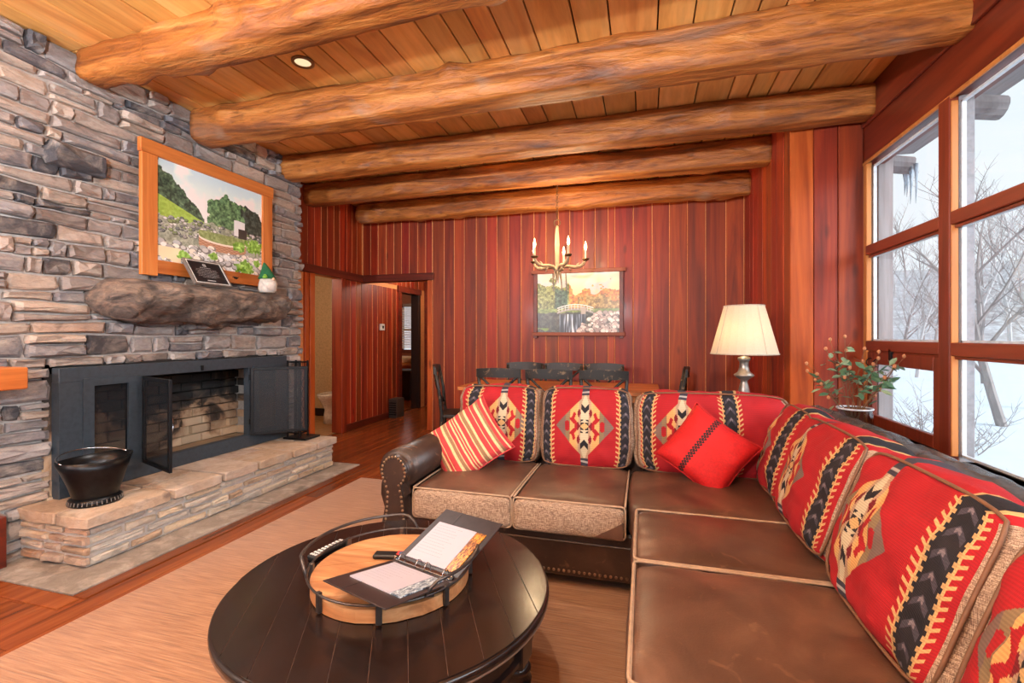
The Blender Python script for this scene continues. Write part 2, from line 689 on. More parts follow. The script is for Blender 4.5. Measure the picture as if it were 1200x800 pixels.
def log_beam(x0, x1, yc, zc, r, seed, label, flat=0.8, notch=None, round_end=False, skew=0.0, wide=0.80):
    bm = B()
    N, n = 110, 28
    rd = random.Random(seed)
    knots = [(rd.uniform(x0 + 0.2, x1 - 0.2), rd.uniform(0, 2 * PI), rd.uniform(0.02, 0.055)) for _ in range(11)]
    rings = []
    for i in range(N + 1):
        t = i / N
        xx = x0 + (x1 - x0) * t
        ring = []
        dy = 0.025 * nz(xx * 0.7, seed * 3.1) + skew * (xx - x0)
        rr0 = r * (1 + 0.07 * nz(xx * 1.1, seed, 5))
        if notch and xx < notch:
            rr0 *= 0.84
        if round_end:
            e = min(1, (xx - x0 + 0.01) / 0.1)
            rr0 *= 0.45 + 0.55 * math.sqrt(max(0, 1 - (1 - e) ** 2))
        for j in range(n):
            a = 2 * PI * j / n
            sq = (abs(math.cos(a)) ** 4.2 + abs(math.sin(a)) ** 4.2) ** (-1 / 4.2) * 0.97
            rr = rr0 * sq * (1 + 0.10 * nz(xx * 2.2, math.cos(a) * 1.3 + seed, math.sin(a) * 1.3) + 0.07 * nz(xx * 7, math.cos(a) * 3, math.sin(a) * 3 + seed) + 0.03 * nz(xx * 3, math.cos(a) * 9, math.sin(a) * 9 + seed))
            for kx, ka, kb in knots:
                da = math.atan2(math.sin(a - ka), math.cos(a - ka))
                rr += kb * math.exp(-((xx - kx) / 0.07) ** 2 - (da / 0.45) ** 2)
            cy, cz = rr * math.cos(a) * wide, rr * math.sin(a)
            lo = -r * flat + 0.008 * nz(xx * 1.6, seed, 9)
            if cz < lo:
                cz = lo + (cz - lo) * 0.12
            cz = min(cz, r * 0.97)
            ring.append(bm.verts.new((xx, yc + dy + cy, zc + cz)))
        rings.append(ring)
    for A, C in zip(rings, rings[1:]):
        for j in range(n):
            bm.faces.new((A[j], A[(j + 1) % n], C[(j + 1) % n], C[j]))
    for R in (rings[0], rings[-1]):
        bm.faces.new(R)
    o = objw('ceiling_beam', bm, M_LOG, None, smooth=True)
    return tag(o, label, 'beam', 'log ceiling beams')


log_beam(-3.42, 1.62, 2.19, H - 0.105, 0.125, 1, 'rough log ceiling beam nearest the viewer, its stepped notched left end on the stone wall', 0.90, notch=-2.86, skew=-0.045, wide=0.95)
log_beam(-3.46, 1.62, 3.00, H - 0.14, 0.146, 2, 'long log ceiling beam next to the recessed lamp, ending just above the framed garden picture', 0.9)
log_beam(-3.52, 1.60, 4.00, H - 0.125, 0.130, 3, 'log ceiling beam meeting the window wall at the top of the window corner', 0.88)
log_beam(-3.92, 1.12, 4.78, H - 0.135, 0.128, 4, 'log ceiling beam over the dining table, directly behind the chandelier chain', 0.92)
log_beam(-3.78, 1.12, 5.64, H - 0.165, 0.128, 5, 'farthest log ceiling beam with a rounded left end, close to the red board wall', 1.1, round_end=True)

# ------------------------------------------------------------------ stone wall (left)
FB = (2.02, 3.90, 0.295, 1.10)     # fireplace front in y and z
OP = (2.06, 3.86, 0.30, 1.04)      # firebox opening
bm = B()
box(bm, -4.05, XL - 0.045, YB - 0.2, OP[0], 0, H + 0.05)
box(bm, -4.05, XL - 0.045, OP[1], YS - 0.02, 0, H + 0.05)
box(bm, -4.05, XL - 0.045, OP[0], OP[1], OP[3], H + 0.05)
box(bm, -4.05, XL - 0.045, OP[0], OP[1], 0, OP[2])
wall_l = struct(objw('wall_left', bm, M_MORTAR))


def stone_mesh(y0, y1, z0, z1, p, rd, face='x', X=0.0, wob=None, bm=None):
    """split-face stone; outline in (y,z); grows along +x from X (or along -y for face='y')"""
    bm = bm or B()
    w, h = y1 - y0, z1 - z0
    c = min(w, h) * 0.16
    j = lambda s: rd.uniform(-s, s)
    pts = []
    nseg = 3 if w > 0.16 else 2
    wb = wob or (lambda t, k: 0)
    sl = rd.uniform(-1, 1) * min(h * 0.16, 0.012)
    for i in range(nseg + 1):
        t = i / nseg
        yy = y0 + c * rd.uniform(0.3, 1) * (t == 0) - c * rd.uniform(0.3, 1) * (t == 1) + w * t
        pts.append((yy, z0 + wb(yy, 0) + abs(j(0.006))))
    pts.append((y1 + j(0.004), z0 + h * rd.uniform(0.3, 0.7) + wb(y1, 0)))
    for i in range(nseg + 1):
        t = 1 - i / nseg
        yy = y0 + c * rd.uniform(0.3, 1) * (t == 0) - c * rd.uniform(0.3, 1) * (t == 1) + w * t
        pts.append((yy, z1 + wb(yy, 1) - abs(j(0.006)) + sl * (t - 0.5)))
    pts.append((y0 + j(0.004), z0 + h * rd.uniform(0.3, 0.7) + wb(y0, 0)))
    cy = sum(q[0] for q in pts) / len(pts)
    cz = sum(q[1] for q in pts) / len(pts)

    def V(yy, zz, d):
        return bm.verts.new((X + d, yy, zz) if face == 'x' else (yy, X - d, zz))
    n = len(pts)
    R0 = [V(a, b, 0) for a, b in pts]
    R1 = [V(a + (cy - a) * 0.02, b + (cz - b) * 0.06, p * rd.uniform(0.55, 0.8)) for a, b in pts]
    ty, tz = j(0.05), j(0.10)
    R2 = []
    for a, b in pts:
        a2, b2 = cy + (a - cy) * 0.84, cz + (b - cz) * 0.66
        R2.append(V(a2, b2, p * (1 + j(0.16)) + (a2 - cy) * ty + (b2 - cz) * tz))
    ct = V(cy + j(w * 0.1), cz + j(h * 0.1), p * (1.0 + j(0.2)))
    bm.faces.new(R0)
    for A, C in ((R0, R1), (R1, R2)):
        for i in range(n):
            bm.faces.new((A[i], A[(i + 1) % n], C[(i + 1) % n], C[i]))
    for i in range(n):
        bm.faces.new((R2[i], R2[(i + 1) % n], ct))
    return bm


def wobble(row):
    return lambda yy, k: 0.026 * nz(yy * 2.0, (row + k) * 7.7) + 0.010 * nz(yy * 6, (row + k) * 3.3)


rd = random.Random(21)
stuff_bm = B()
n_st = 0
DARK = (1.93, 2.30, 2.34, 2.50)
bands = [(0.0, 0.295, [(0.9, 1.9)]), (0.295, 1.10, [(0.9, 2.015), (3.905, 4.21)]), (1.10, H, [(0.9, 4.21)])]
row = 0
for zb0, zb1, spans in bands:
    hs = []
    z = zb0
    while z < zb1 - 0.03:
        h = rd.choice([0.052, 0.062, 0.075, 0.085, 0.1, 0.115, 0.13])
        hs.append(h)
        z += h
    k = (zb1 - zb0) / sum(hs)
    z = zb0
    for ri, h in enumerate(hs):
        h *= k
        wf = wobble(row)
        if ri == 0 or ri == len(hs) - 1:
            e0, e1 = (0 if ri == 0 else 1), (0 if ri == len(hs) - 1 else 1)
            wf = (lambda f, a, b: (lambda yy, kk: f(yy, kk) * (b if kk else a)))(wf, e0, e1)
        for s0, s1 in spans:
            y = s0
            while y < s1 - 0.02:
                L = min(rd.choice([0.09, 0.13, 0.17, 0.2, 0.24, 0.28, 0.33, 0.4]) * rd.uniform(0.85, 1.1), s1 - y)
                if s1 - y - L < 0.07:
                    L = s1 - y
                p0 = rd.uniform(0.028, 0.058) if rd.random() > 0.15 else rd.uniform(0.058, 0.08)
                parts = [(z, z + h)]
                if h > 0.095 and rd.random() < 0.4:
                    zm = z + h * rd.uniform(0.4, 0.6)
                    parts = [(z, zm), (zm, z + h)]
                for q, (a, b) in enumerate(parts):
                    yc, zc = y + L / 2, (a + b) / 2
                    if False and DARK[0] - 0.06 < yc < DARK[1] + 0.06 and DARK[2] - 0.01 < zc < DARK[3] + 0.01 and abs(yc - 2.115) < 0.2:
                        continue
                    if y > 2.25 and y + L < 3.68 and 1.48 < zc < 1.65:
                        continue           # buried behind the mantel stone
                    if y > 2.52 and y + L < 3.67 and 1.78 < zc < 2.66:
                        continue           # behind the framed picture
                    wq = wf
                    if len(parts) == 2:
                        wq = (lambda f, q_: (lambda yy, kk: f(yy, kk) if (q_ == 0 and kk == 0) or (q_ == 1 and kk == 1) else 0.004 * nz(yy * 6, 4.4)))(wf, q)
                    g = 0.0035
                    far = (y + L) < 1.62
                    bmx = stone_mesh(y + g, y + L - g, a + g * 0.8, b - g * 0.8, p0, rd, 'x', XL - 0.05, wq, stuff_bm if far else None)
                    if not far:
                        mt = M_STONE_DARK if rd.random() < 0.10 else M_STONE
                        objw('stone', bmx, mt, wall_l)
                        n_st += 1
                y += L
        z += h
        row += 1
objw('stone_field', stuff_bm, M_STONE, wall_l)['kind'] = 'stuff'
bmx = stone_mesh(1.97, 2.30, 2.345, 2.50, 0.115, random.Random(4), 'x', XL - 0.05)
objw('stone', bmx, M_STONE_DARK, wall_l)

# ------------------------------------------------------------------ raised hearth
hr = thing('raised_hearth', (-3.22, 2.94, 0), 'raised stone hearth bench with flat flagstone top under the fireplace', 'hearth')
HX, HY0, HY1 = -2.985, 1.87, 4.00
bm = B()
box(bm, XL - 0.02, HX, HY0, HY1, 0.0, 0.235)
objw('mortar_core', bm, M_MORTAR, hr)
rd = random.Random(12)
for r_, (za, zb) in enumerate([(0.012, 0.072), (0.072, 0.128), (0.128, 0.182), (0.182, 0.232)]):
    y = HY0
    while y < HY1 - 0.03:
        L = min(rd.uniform(0.12, 0.34), HY1 - y)
        if HY1 - y - L < 0.08:
            L = HY1 - y
        g = 0.006
        objw('stone', stone_mesh(y + g, y + L - g, za + g, zb - g, rd.uniform(0.015, 0.032), rd, 'x', HX - 0.004, lambda yy, k: 0.006 * nz(yy * 4, (r_ + k) * 5.1)), M_HSTONE, hr)
        y += L
    xx = XL
    while xx < HX + 0.01:
        L = min(rd.uniform(0.12, 0.24), HX + 0.025 - xx)
        if HX - xx - L < 0.06:
            L = HX + 0.025 - xx
        objw('stone', stone_mesh(xx + 0.006, xx + L - 0.004, za + 0.006, zb - 0.006, rd.uniform(0.02, 0.04), rd, 'y', HY0 + 0.004), M_SLAB, hr)
        xx += L + 0.001
# flagstones on top, rough outer edges
ycuts = [1.83, 2.34, 2.72, 3.05, 3.42, 3.74, 4.035]
for i, (a, b) in enumerate(zip(ycuts, ycuts[1:])):
    xm = -3.26 + rd.uniform(-0.05, 0.06)
    cols_ = [(XL - 0.03, xm), (xm, -2.94)]
    if i in (2, 4):
        cols_ = [(XL - 0.03, -2.94)]
    for (xa, xb) in cols_:
        bm = B()
        sh = rd.uniform(-0.03, 0.03) if len(cols_) == 2 else 0
        g = 0.006
        poly = [(xa + g, a + g + rd.uniform(0, .012)), ((xa + xb) / 2, a + g), (xb - g, a + g + rd.uniform(0, .012))]
        ne = 4
        for q in range(1, ne):
            poly.append((xb - g + rd.uniform(-0.006, 0.005), a + (b - a) * q / ne))
        poly += [(xb - g, b - g - rd.uniform(0, .012)), ((xa + xb) / 2, b - g), (xa + g, b - g - rd.uniform(0, .012)), (xa + g, (a + b) / 2)]
        prism(bm, poly, 'z', 0.232, 0.295 + rd.uniform(-0.003, 0.002))
        bmesh.ops.bevel(bm, geom=[e for e in bm.edges], offset=0.006, segments=1, affect='EDGES')
        objw('flagstone', bm, M_SLAB, hr)

# ------------------------------------------------------------------ mantel stone
def mantel_mat():
    m = NT('mantel_rock')
    n1 = m.noise(m.coords((1, 0.7, 1.4), False), 5, 7, 1.4, 0.7)
    n2 = m.noise(m.coords((1, 0.5, 2.2), False), 20, 7, 0.9, 0.7)
    c = m.ramp(n1, [(0.32, rgb(66, 62, 62)), (0.48, rgb(120, 106, 98)), (0.62, rgb(166, 142, 124))])
    c = m.mix(c, m.ramp(n2, [(0.3, (0.45, 0.43, 0.42, 1)), (0.6, (1, 1, 1, 1))]), 0.7, 'MULTIPLY')
    m.color(c)
    m.setb(Roughness=0.8)
    m.bump(m.mix(n1, n2, 0.5), 1.0, 0.05)
    return m.m


bm = B()
N, n = 110, 40
rings = []
for i in range(N + 1):
    t = i / N
    y = 2.19 + (3.72 - 2.19) * t
    e = min(1, t / 0.13) if t < 0.13 else min(1, (1 - t) / 0.015 + 0.88)
    s = math.sqrt(max(0.0, 1 - (1 - e) ** 2)) if t < 0.5 else e
    s = max(s, 0.22)
    top, bot = 1.69, 1.43 + 0.035 * nz(y * 2.2, 1.7) - 0.05 * math.exp(-((t - 0.55) / 0.16) ** 2)
    zc, hz = (top + bot) / 2 - 0.02 * (1 - s), (top - bot) / 2 * s
    hx = 0.215 * (0.75 + 0.25 * s) * (1 + 0.10 * nz(y * 2, 8))
    ring = []
    for j in range(n):
        a = 2 * PI * j / n
        ca, sa = math.cos(a), math.sin(a)
        q = (abs(ca) ** 3 + abs(sa) ** 3) ** (-1 / 3)
        tp = 0.15 if sa > 0.5 else 1
        lay = nz(y * 1.3 + 2 * sa, sa * 7 + 0.8 * nz(y * 3, sa * 3))
        ws = (hx * ca * 5, y * 2.6, hz * sa * 6)
        rock = 0.30 * nz(ws[0], ws[1], ws[2] + 3) + 0.22 * nz(ws[0] * 2.3, ws[1] * 2.6, ws[2] * 2.6) - 0.20 * (0.5 - abs(nz(ws[0] * 1.6, ws[1] * 1.1 + ws[2] * 0.8, ws[2] * 2.2 + 7))) + 0.10 * nz(ws[0] * 6, ws[1] * 7, ws[2] * 7)
        d = 1.04 + tp * rock + 0 * (0.17 * nz(y * 3, ca * 1.5, sa * 1.5) + 0.14 * nz(y * 7, ca * 3, sa * 5) + 0.10 * lay + 0.06 * nz(y * 18, ca * 7, sa * 11) + 0.05 * abs(nz(y * 11, sa * 14)))
        dd = q * d
        zz = zc + hz * sa * dd
        if zz > top - 0.004:
            zz = top - 0.004 + 0.1 * (zz - top + 0.004)
        # the underside steps back towards the wall
        xo = hx * ca * dd * (1 - 0.22 * max(0, -sa))
        ring.append(bm.verts.new((-3.43 + xo, y, zz)))
    rings.append(ring)
for A, C in zip(rings, rings[1:]):
    for j in range(n):
        bm.faces.new((A[j], A[(j + 1) % n], C[(j + 1) % n], C[j]))
for R in (rings[0], rings[-1]):
    bm.faces.new(R)
mant = objw('stone_mantel', bm, mantel_mat(), None, smooth=True)
tag(mant, 'long rough dark rock mantel projecting from the stone wall above the fireplace', 'mantel')
bm = stone_mesh(2.86, 3.14, 1.34, 1.42, 0.14, random.Random(8), 'x', XL - 0.05)
objw('stone', bm, M_STONE_DARK, wall_l)

# ------------------------------------------------------------------ fireplace front
M_STEEL = plain('slate_blue_paint', rgb(62, 72, 82), 0.42, 0.2)
M_IRON = plain('black_iron', rgb(24, 25, 28), 0.42, 0.5)
M_CHROME = plain('bright_steel', rgb(190, 192, 196), 0.22, 1.0)


def mesh_mat():
    m = NT('spark_mesh')
    m.setb(Base_Color=rgb(46, 48, 52), Roughness=0.5, Metallic=0.4)
    tr = m.new('BsdfTransparent')
    mx = m.new('MixShader')
    mx.inputs[0].default_value = 0.5
    out = m.n['Material Output']
    m.link(tr.outputs[0], mx.inputs[1])
    m.link(m.b.outputs[0], mx.inputs[2])
    m.link(mx.outputs[0], out.inputs[0])
    return m.m


M_MESH = mesh_mat()
fp = thing('fireplace_surround', (-3.45, 2.96, 0.295), 'slate blue metal fireplace surround with mesh screen doors, two of them swung open', 'fireplace')
ZA, ZB = 0.297, 1.10
FX0, FX1 = -3.50, -3.435
Y = [2.005, 2.16, 2.43, 2.50, 3.44, 3.51, 3.78, 3.90]
ZD0, ZD1 = 0.41, 1.005
bm = B()
box(bm, FX0, FX1, Y[0], Y[7], ZD1 + 0.005, ZB, 0.003)
box(bm, FX0, FX1, Y[0], Y[7], ZA, ZD0 - 0.005, 0.003)
for a, b in ((Y[0], Y[1]), (Y[2], Y[3]), (Y[4], Y[5]), (Y[6], Y[7])):
    box(bm, FX0, FX1, a, b, ZD0 - 0.006, ZD1 + 0.006)
objw('surround_frame', bm, M_STEEL, fp)
for a, b in ((Y[1], Y[2]), (Y[5], Y[6])):
    bm = B()
    for q in ((a - 0.03, a + 0.03, ZD0 - 0.02, ZD1 + 0.02), (b - 0.03, b + 0.03, ZD0 - 0.02, ZD1 + 0.02), (a + 0.03, b - 0.03, ZD0 - 0.02, ZD0 + 0.03), (a + 0.03, b - 0.03, ZD1 - 0.03, ZD1 + 0.02)):
        box(bm, FX1 - 0.004, FX1 + 0.012, *q)
    pf = objw('side_panel_frame', bm, M_STEEL, fp)
    bm = B()
    box(bm, FX1 - 0.03, FX1 - 0.024, a, b, ZD0, ZD1)
    objw('mesh_panel', bm, M_MESH, pf)
# damper slot handle at the middle of the top rail
bm = B()
box(bm, FX1, FX1 + 0.02, 2.955, 2.965, 1.02, 1.06)
objw('damper_handle', bm, M_IRON, fp)


def screen_door(hinge_y, sgn, ang, lab):
    """door 0.47 wide hinged at hinge_y; local y runs from the hinge outwards"""
    d = bpy.data.objects.new('screen_door', None)
    COL.objects.link(d)
    d.parent = fp
    d.location = Vector((FX1 + 0.012, hinge_y, 0.40)) - fp.location
    d.rotation_euler = (0, 0, ang)
    W, Hh = 0.47, 0.61
    bm = B()
    f = 0.024
    for q in ((0, f, 0, Hh), (W - f, W, 0, Hh), (f, W - f, 0, f), (f, W - f, Hh - f, Hh)):
        box(bm, -0.01, 0.01, q[0], q[1], q[2], q[3], 0.002)
    obj('door_frame', bm, M_IRON, d)
    bm = B()
    box(bm, -0.002, 0.002, f, W - f, f, Hh - f)
    obj('mesh_panel', bm, M_MESH, d)
    bm = B() if sgn < 0 else None
    pts = [(0.012 * s_ + 0.03 * s_ * math.sin(PI * k / 10), W - 0.05 - 0.03 * math.sin(PI * k / 10), 0.22 + 0.17 * k / 10) for s_ in (sgn,) for k in range(11)]
    if bm is not None:
        tube(bm, pts, 0.006, 8)
        obj('handle', bm, M_CHROME, d, smooth=True)
    bm = B()
    for zz in (0.1, 0.5):
        tube(bm, [(0, -0.006, zz), (0, -0.006, zz + 0.05)], 0.009, 8)
    obj('hinge', bm, M_IRON, d)
    return d


def dirang(dx, dy):
    return math.atan2(-dx, dy)


a1 = math.radians(109)
screen_door(2.50, -1, dirang(math.sin(a1), math.cos(a1)), '')
a2 = math.radians(46)
screen_door(3.44, 1, dirang(math.sin(a2), math.cos(a2)), '')

# firebox: sooty brick lining
def soot_mat():
    m = NT('sooty_brick')
    ge = m.new('NewGeometry')
    sp = m.new('SeparateXYZ')
    m.link(ge.outputs['Position'], sp.inputs[0])
    n1 = m.noise(ge.outputs['Position'], 3.2, 5, 1.0)
    ma = m.new('Math', operation='MULTIPLY_ADD')
    ma.inputs[1].default_value = 1.5
    m.link(n1, ma.inputs[0])
    m.link(sp.outputs['Z'], ma.inputs[2])
    c = m.ramp(ma.outputs[0], [(0.0, rgb(150, 122, 100)), (1.0, rgb(30, 27, 26))])
    mr = m.new('MapRange')
    mr.inputs['From Min'].default_value = 1.12
    mr.inputs['From Max'].default_value = 1.62
    m.link(ma.outputs[0], mr.inputs[0])
    c = m.ramp(mr.outputs[0], [(0.0, rgb(226, 200, 168)), (0.4, rgb(186, 150, 120)), (0.62, rgb(92, 78, 68)), (1.0, rgb(44, 42, 42))])
    c = m.vary(c, 0.75, 1.1)
    m.color(c)
    m.setb(Roughness=0.9)
    m.bump(m.noise(ge.outputs['Position'], 45, 4), 0.4, 0.01)
    return m.m


M_SOOT = soot_mat()
bm = B()
box(bm, -4.10, -4.04, 1.95, 3.97, 0.25, 1.12)
box(bm, -4.05, -3.52, 1.98, 2.04, 0.25, 1.12)
box(bm, -4.05, -3.52, 3.88, 3.94, 0.25, 1.12)
box(bm, -4.05, -3.52, 1.98, 3.94, 1.06, 1.12)
box(bm, -4.05, -3.49, 1.98, 3.94, 0.25, 0.31)
fbx = objw('firebox', bm, M_SOOT, fp)
rd = random.Random(5)
for r_ in range(9):
    z0 = 0.315 + r_ * 0.080
    y = 2.05 - (0.1 if r_ % 2 else 0)
    while y < 3.86:
        ya, yb = max(y, 2.05), min(y + 0.2, 3.87)
        if yb - ya > 0.03:
            skip = r_ in (1,) and rd.random() < 0.3
            if not skip:
                bx('brick', M_SOOT, -4.045, -3.995 + rd.uniform(-0.006, 0.004), ya + 0.004, yb - 0.004, z0 + 0.004, z0 + 0.074, parent=fbx, bev=0.004)
        y += 0.2
for side in (2.045, 3.845):
    for r_ in range(9):
        z0 = 0.315 + r_ * 0.080
        xx = -3.99 + (0.1 if r_ % 2 else 0)
        while xx < -3.56:
            bx('brick', M_SOOT, xx + 0.004, min(xx + 0.2, -3.54) - 0.004, side - 0.01, side + 0.045 - 0.004, z0 + 0.004, z0 + 0.074, parent=fbx, bev=0.004)
            xx += 0.2

# wooden ledge and post end at the left edge of the picture
lg = thing('wooden_ledge', (-3.38, 1.66, 1.1), 'short thick orange wooden ledge fixed to the stone wall left of the fireplace', 'shelf')
bx('ledge_board', M_FRAMEH, -3.52, -3.29, 1.2, 1.78, 1.005, 1.125, parent=lg, bev=0.006)
pst = bx('wooden_post', M_HEAD, -3.47, -3.42, 1.60, 1.755, 0.0, 0.295, bev=0.004, base=True)
tag(pst, 'short red brown wooden post standing at the wall left of the raised hearth', 'post')

# ------------------------------------------------------------------ wooden walls
def boards(parent, plane, at, a0, a1, z0, z1, widths, rd, sgn, mat=None, th=0.022, gap=0.007):
    """vertical boards over a backing plane; plane 'y': wall at y=at, boards towards -y*sgn; plane 'x': wall at x=at"""
    a = a0
    while a < a1 - 0.01:
        w = rd.choice(widths)
        b = min(a + w, a1)
        if a1 - b < 0.05:
            b = a1
        d = th + rd.uniform(-0.002, 0.002)
        if plane == 'y':
            lo, hi = sorted((at, at - d * sgn))
            bx('board', mat or M_WALL, a + gap / 2, b - gap / 2, lo, hi, z0, z1, parent=parent, bev=0.004)
        else:
            lo, hi = sorted((at, at - d * sgn))
            bx('board', mat or M_WALL, lo, hi, a + gap / 2, b - gap / 2, z0, z1, parent=parent, bev=0.004)
        a = b


rd = random.Random(9)
HD0, HD1 = 2.06, 2.16                        # header height
OX0, OX1 = XW, -2.87                         # opening into the hall
DY0, DY1 = 4.86, 5.40                        # left door
# far wall
bm = B()
box(bm, OX1, 1.3, YF + 0.004, YF + 0.12, 0, H + 0.02)
box(bm, -4.0, OX1, YF + 0.004, YF + 0.12, HD0, H + 0.02)
wb = struct(objw('wall_back', bm, M_BACKING))
boards(wb, 'y', YF + 0.022, OX1 + 0.075, -0.35, 0, H, [0.145, 0.16, 0.15, 0.17], rd, 1)
boards(wb, 'y', YF + 0.022, -0.35, XN, 0, H, [0.20, 0.22, 0.18], rd, 1)
boards(wb, 'y', YF + 0.022, XW + 0.02, OX1 + 0.07, HD1, H, [0.12, 0.14, 0.13], rd, 1)
struct(bx('trim_3', M_HEADX, -3.89, OX1 + 0.10, YF - 0.03, YF + 0.10, HD0, HD1, bev=0.004))
struct(bx('trim_4', M_TRIM, OX1, OX1 + 0.07, YF - 0.012, YF + 0.13, 0, HD0 - 0.002, bev=0.004))
# left wooden wall, with the side door and on down the hall
bm = B()
box(bm, XW - 0.12, XW - 0.004, YS - 0.3, DY0, 0, H + 0.02)
box(bm, XW - 0.12, XW - 0.004, DY0, DY1, HD0, H + 0.02)
box(bm, XW - 0.12, XW - 0.004, DY1, 7.02, 0, H + 0.02)
box(bm, XW - 0.12, XW - 0.004, 7.02, 7.62, 2.02, H + 0.02)
box(bm, XW - 0.12, XW - 0.004, 7.62, 8.0, 0, H + 0.02)
wl_ = struct(objw('wall_left_wood', bm, M_BACKING))
wl_.name = 'wall_hall'
boards(wl_, 'x', XW - 0.022, YS - 0.2, YF, HD1, H, [0.13, 0.15, 0.12], rd, -1)
boards(wl_, 'x', XW - 0.022, DY1 + 0.11, 7.02 - 0.09, 0, HD0, [0.13, 0.15, 0.12], rd, -1)
boards(wl_, 'x', XW - 0.022, YF + 0.1, 7.9, 2.12, H, [0.15], rd, -1)
struct(bx('trim_5', M_HEAD, XW - 0.02, XW + 0.035, YS - 0.2, YF + 0.0, HD0, HD1, bev=0.004))
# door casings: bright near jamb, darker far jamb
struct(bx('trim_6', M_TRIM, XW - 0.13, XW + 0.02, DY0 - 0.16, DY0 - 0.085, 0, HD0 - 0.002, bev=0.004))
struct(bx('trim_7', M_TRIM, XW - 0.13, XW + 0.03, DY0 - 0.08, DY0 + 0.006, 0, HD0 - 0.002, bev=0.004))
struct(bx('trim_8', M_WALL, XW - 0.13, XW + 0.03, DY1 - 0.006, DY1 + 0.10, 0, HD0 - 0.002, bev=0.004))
struct(bx('baseboard_hall', M_HEAD, XW, XW + 0.015, DY1 + 0.11, 6.92, 0.0, 0.09, bev=0.003))
struct(bx('trim_9', M_HEAD, XW - 0.13, XW + 0.02, 6.93, 7.026, 0, 2.02, bev=0.004))
struct(bx('trim_10', M_HEAD, XW - 0.13, XW + 0.03, 6.90, 7.72, 2.02, 2.12, bev=0.004))
struct(bx('trim_11', M_DARKWOOD, XW - 0.13, XW + 0.02, 7.614, 7.70, 0, 2.02, bev=0.004))
# hall end wall, right wall, ceiling over the hall
bm = B()
box(bm, -4.0, -2.4, 7.90, 8.0, 0, 2.5)
he = struct(objw('wall_hall_end', bm, M_GAP))
boards(he, 'y', 7.90, XW, -2.6, 0, 2.45, [0.15, 0.13], rd, 1, M_HEAD)
bm = B()
box(bm, -2.66, -2.56, YF + 0.12, 7.95, 0, 2.5)
struct(objw('wall_hall_right', bm, M_PLASTER))
struct(bx('ceiling_hall', M_CEIL, -4.0, -2.56, YF + 0.12, 8.0, 2.45, 2.55))

# bathroom behind the left door
bm = B()
box(bm, -5.6, -5.5, 4.0, 6.6, 0, 2.4)
box(bm, -5.6, -4.02, 6.5, 6.6, 0, 2.4)
box(bm, -5.6, -4.02, 3.95, 4.05, 0, 2.4)
struct(objw('wall_bathroom', bm, M_PLASTER))
struct(bx('ceiling_bathroom', M_PLASTER, -5.6, -4.02, 4.0, 6.6, 2.4, 2.5))
M_TILE = plain('tan_tile', rgb(176, 130, 84), 0.35)
bfl = struct(bx('floor_bathroom', M_GAP, -5.6, -4.0, 4.0, 6.6, -0.08, -0.006))
for i in range(4):
    for j in range(7):
        bx('tile', M_TILE, -5.55 + i * 0.39, -5.165 + i * 0.39, 4.02 + j * 0.36, 4.375 + j * 0.36, -0.02, 0.0, parent=bfl, bev=0.002)
struct(bx('baseboard_bathroom', M_DARKWOOD, -5.5, -4.05, 6.47, 6.5, 0, 0.12))
struct(bx('baseboard_bathroom_side', M_DARKWOOD, -5.5, -5.47, 4.05, 6.5, 0, 0.12))
d = bpy.data.lights.new('bathroom_lamp', 'POINT')
d.energy = 22
d.color = (1.0, 0.86, 0.66)
d.shadow_soft_size = 0.12
lo_ = bpy.data.objects.new('bathroom_lamp', d)
lo_.location = (-4.7, 4.7, 2.15)
COL.objects.link(lo_)
M_CERAMIC = plain('white_ceramic', rgb(236, 232, 224), 0.15)
t = thing('toilet', (-4.50, 6.06, 0), 'white ceramic toilet just inside the doorway beside the stone wall', 'toilet')
bm = B()
lathe(bm, [(0.0, 0.0), (0.13, 0.0), (0.12, 0.12), (0.11, 0.2), (0.17, 0.34), (0.2, 0.39), (0.2, 0.41), (0.15, 0.41), (0.1, 0.3), (0, 0.27)], 0, 0, 24)
for v in bm.verts:
    v.co.y *= 1.25
obj('bowl', bm, M_CERAMIC, t, smooth=True)
bm = B()
box(bm, -0.2, 0.2, 0.23, 0.42, 0.38, 0.76, 0.02)
tk = obj('tank', bm, M_CERAMIC, t)
bm = B()
box(bm, -0.21, 0.21, 0.22, 0.43, 0.76, 0.79, 0.008)
obj('lid', bm, M_CERAMIC, tk)
bm = B()
tube(bm, [(0.19 * math.cos(a), 0.24 * math.sin(a), 0.42) for a in [2 * PI * k / 24 for k in range(24)]], 0.018, 8, closed=True)
obj('toilet_seat', bm, M_CERAMIC, t, smooth=True)

# bedroom seen down the hall
bm = B()
WBY = 10.4
box(bm, -7.6, -5.75, WBY, WBY + 0.1, 0, 2.5)
box(bm, -5.0, -3.6, WBY, WBY + 0.1, 0, 2.5)
box(bm, -5.75, -5.0, WBY, WBY + 0.1, 0, 0.95)
box(bm, -5.75, -5.0, WBY, WBY + 0.1, 2.02, 2.5)
box(bm, -7.7, -7.6, 6.6, WBY + 0.1, 0, 2.5)
box(bm, -7.7, -4.02, 6.58, 6.68, 0, 2.5)
box(bm, -4.0, -3.9, 7.9, WBY + 0.1, 0, 2.5)
struct(objw('wall_bedroom', bm, plain('bedroom_wall', rgb(150, 80, 44), 0.6)))
struct(bx('ceiling_bedroom', M_CEIL, -7.7, -3.9, 6.6, WBY + 0.1, 2.5, 2.6))
bf = struct(bx('floor_bedroom', M_FLOOR, -7.7, -4.02, 6.6, WBY + 0.1, -0.1, 0.0))
w3 = struct(thing('window_3', (-5.375, WBY, 0.95), None, None))
bm = B()
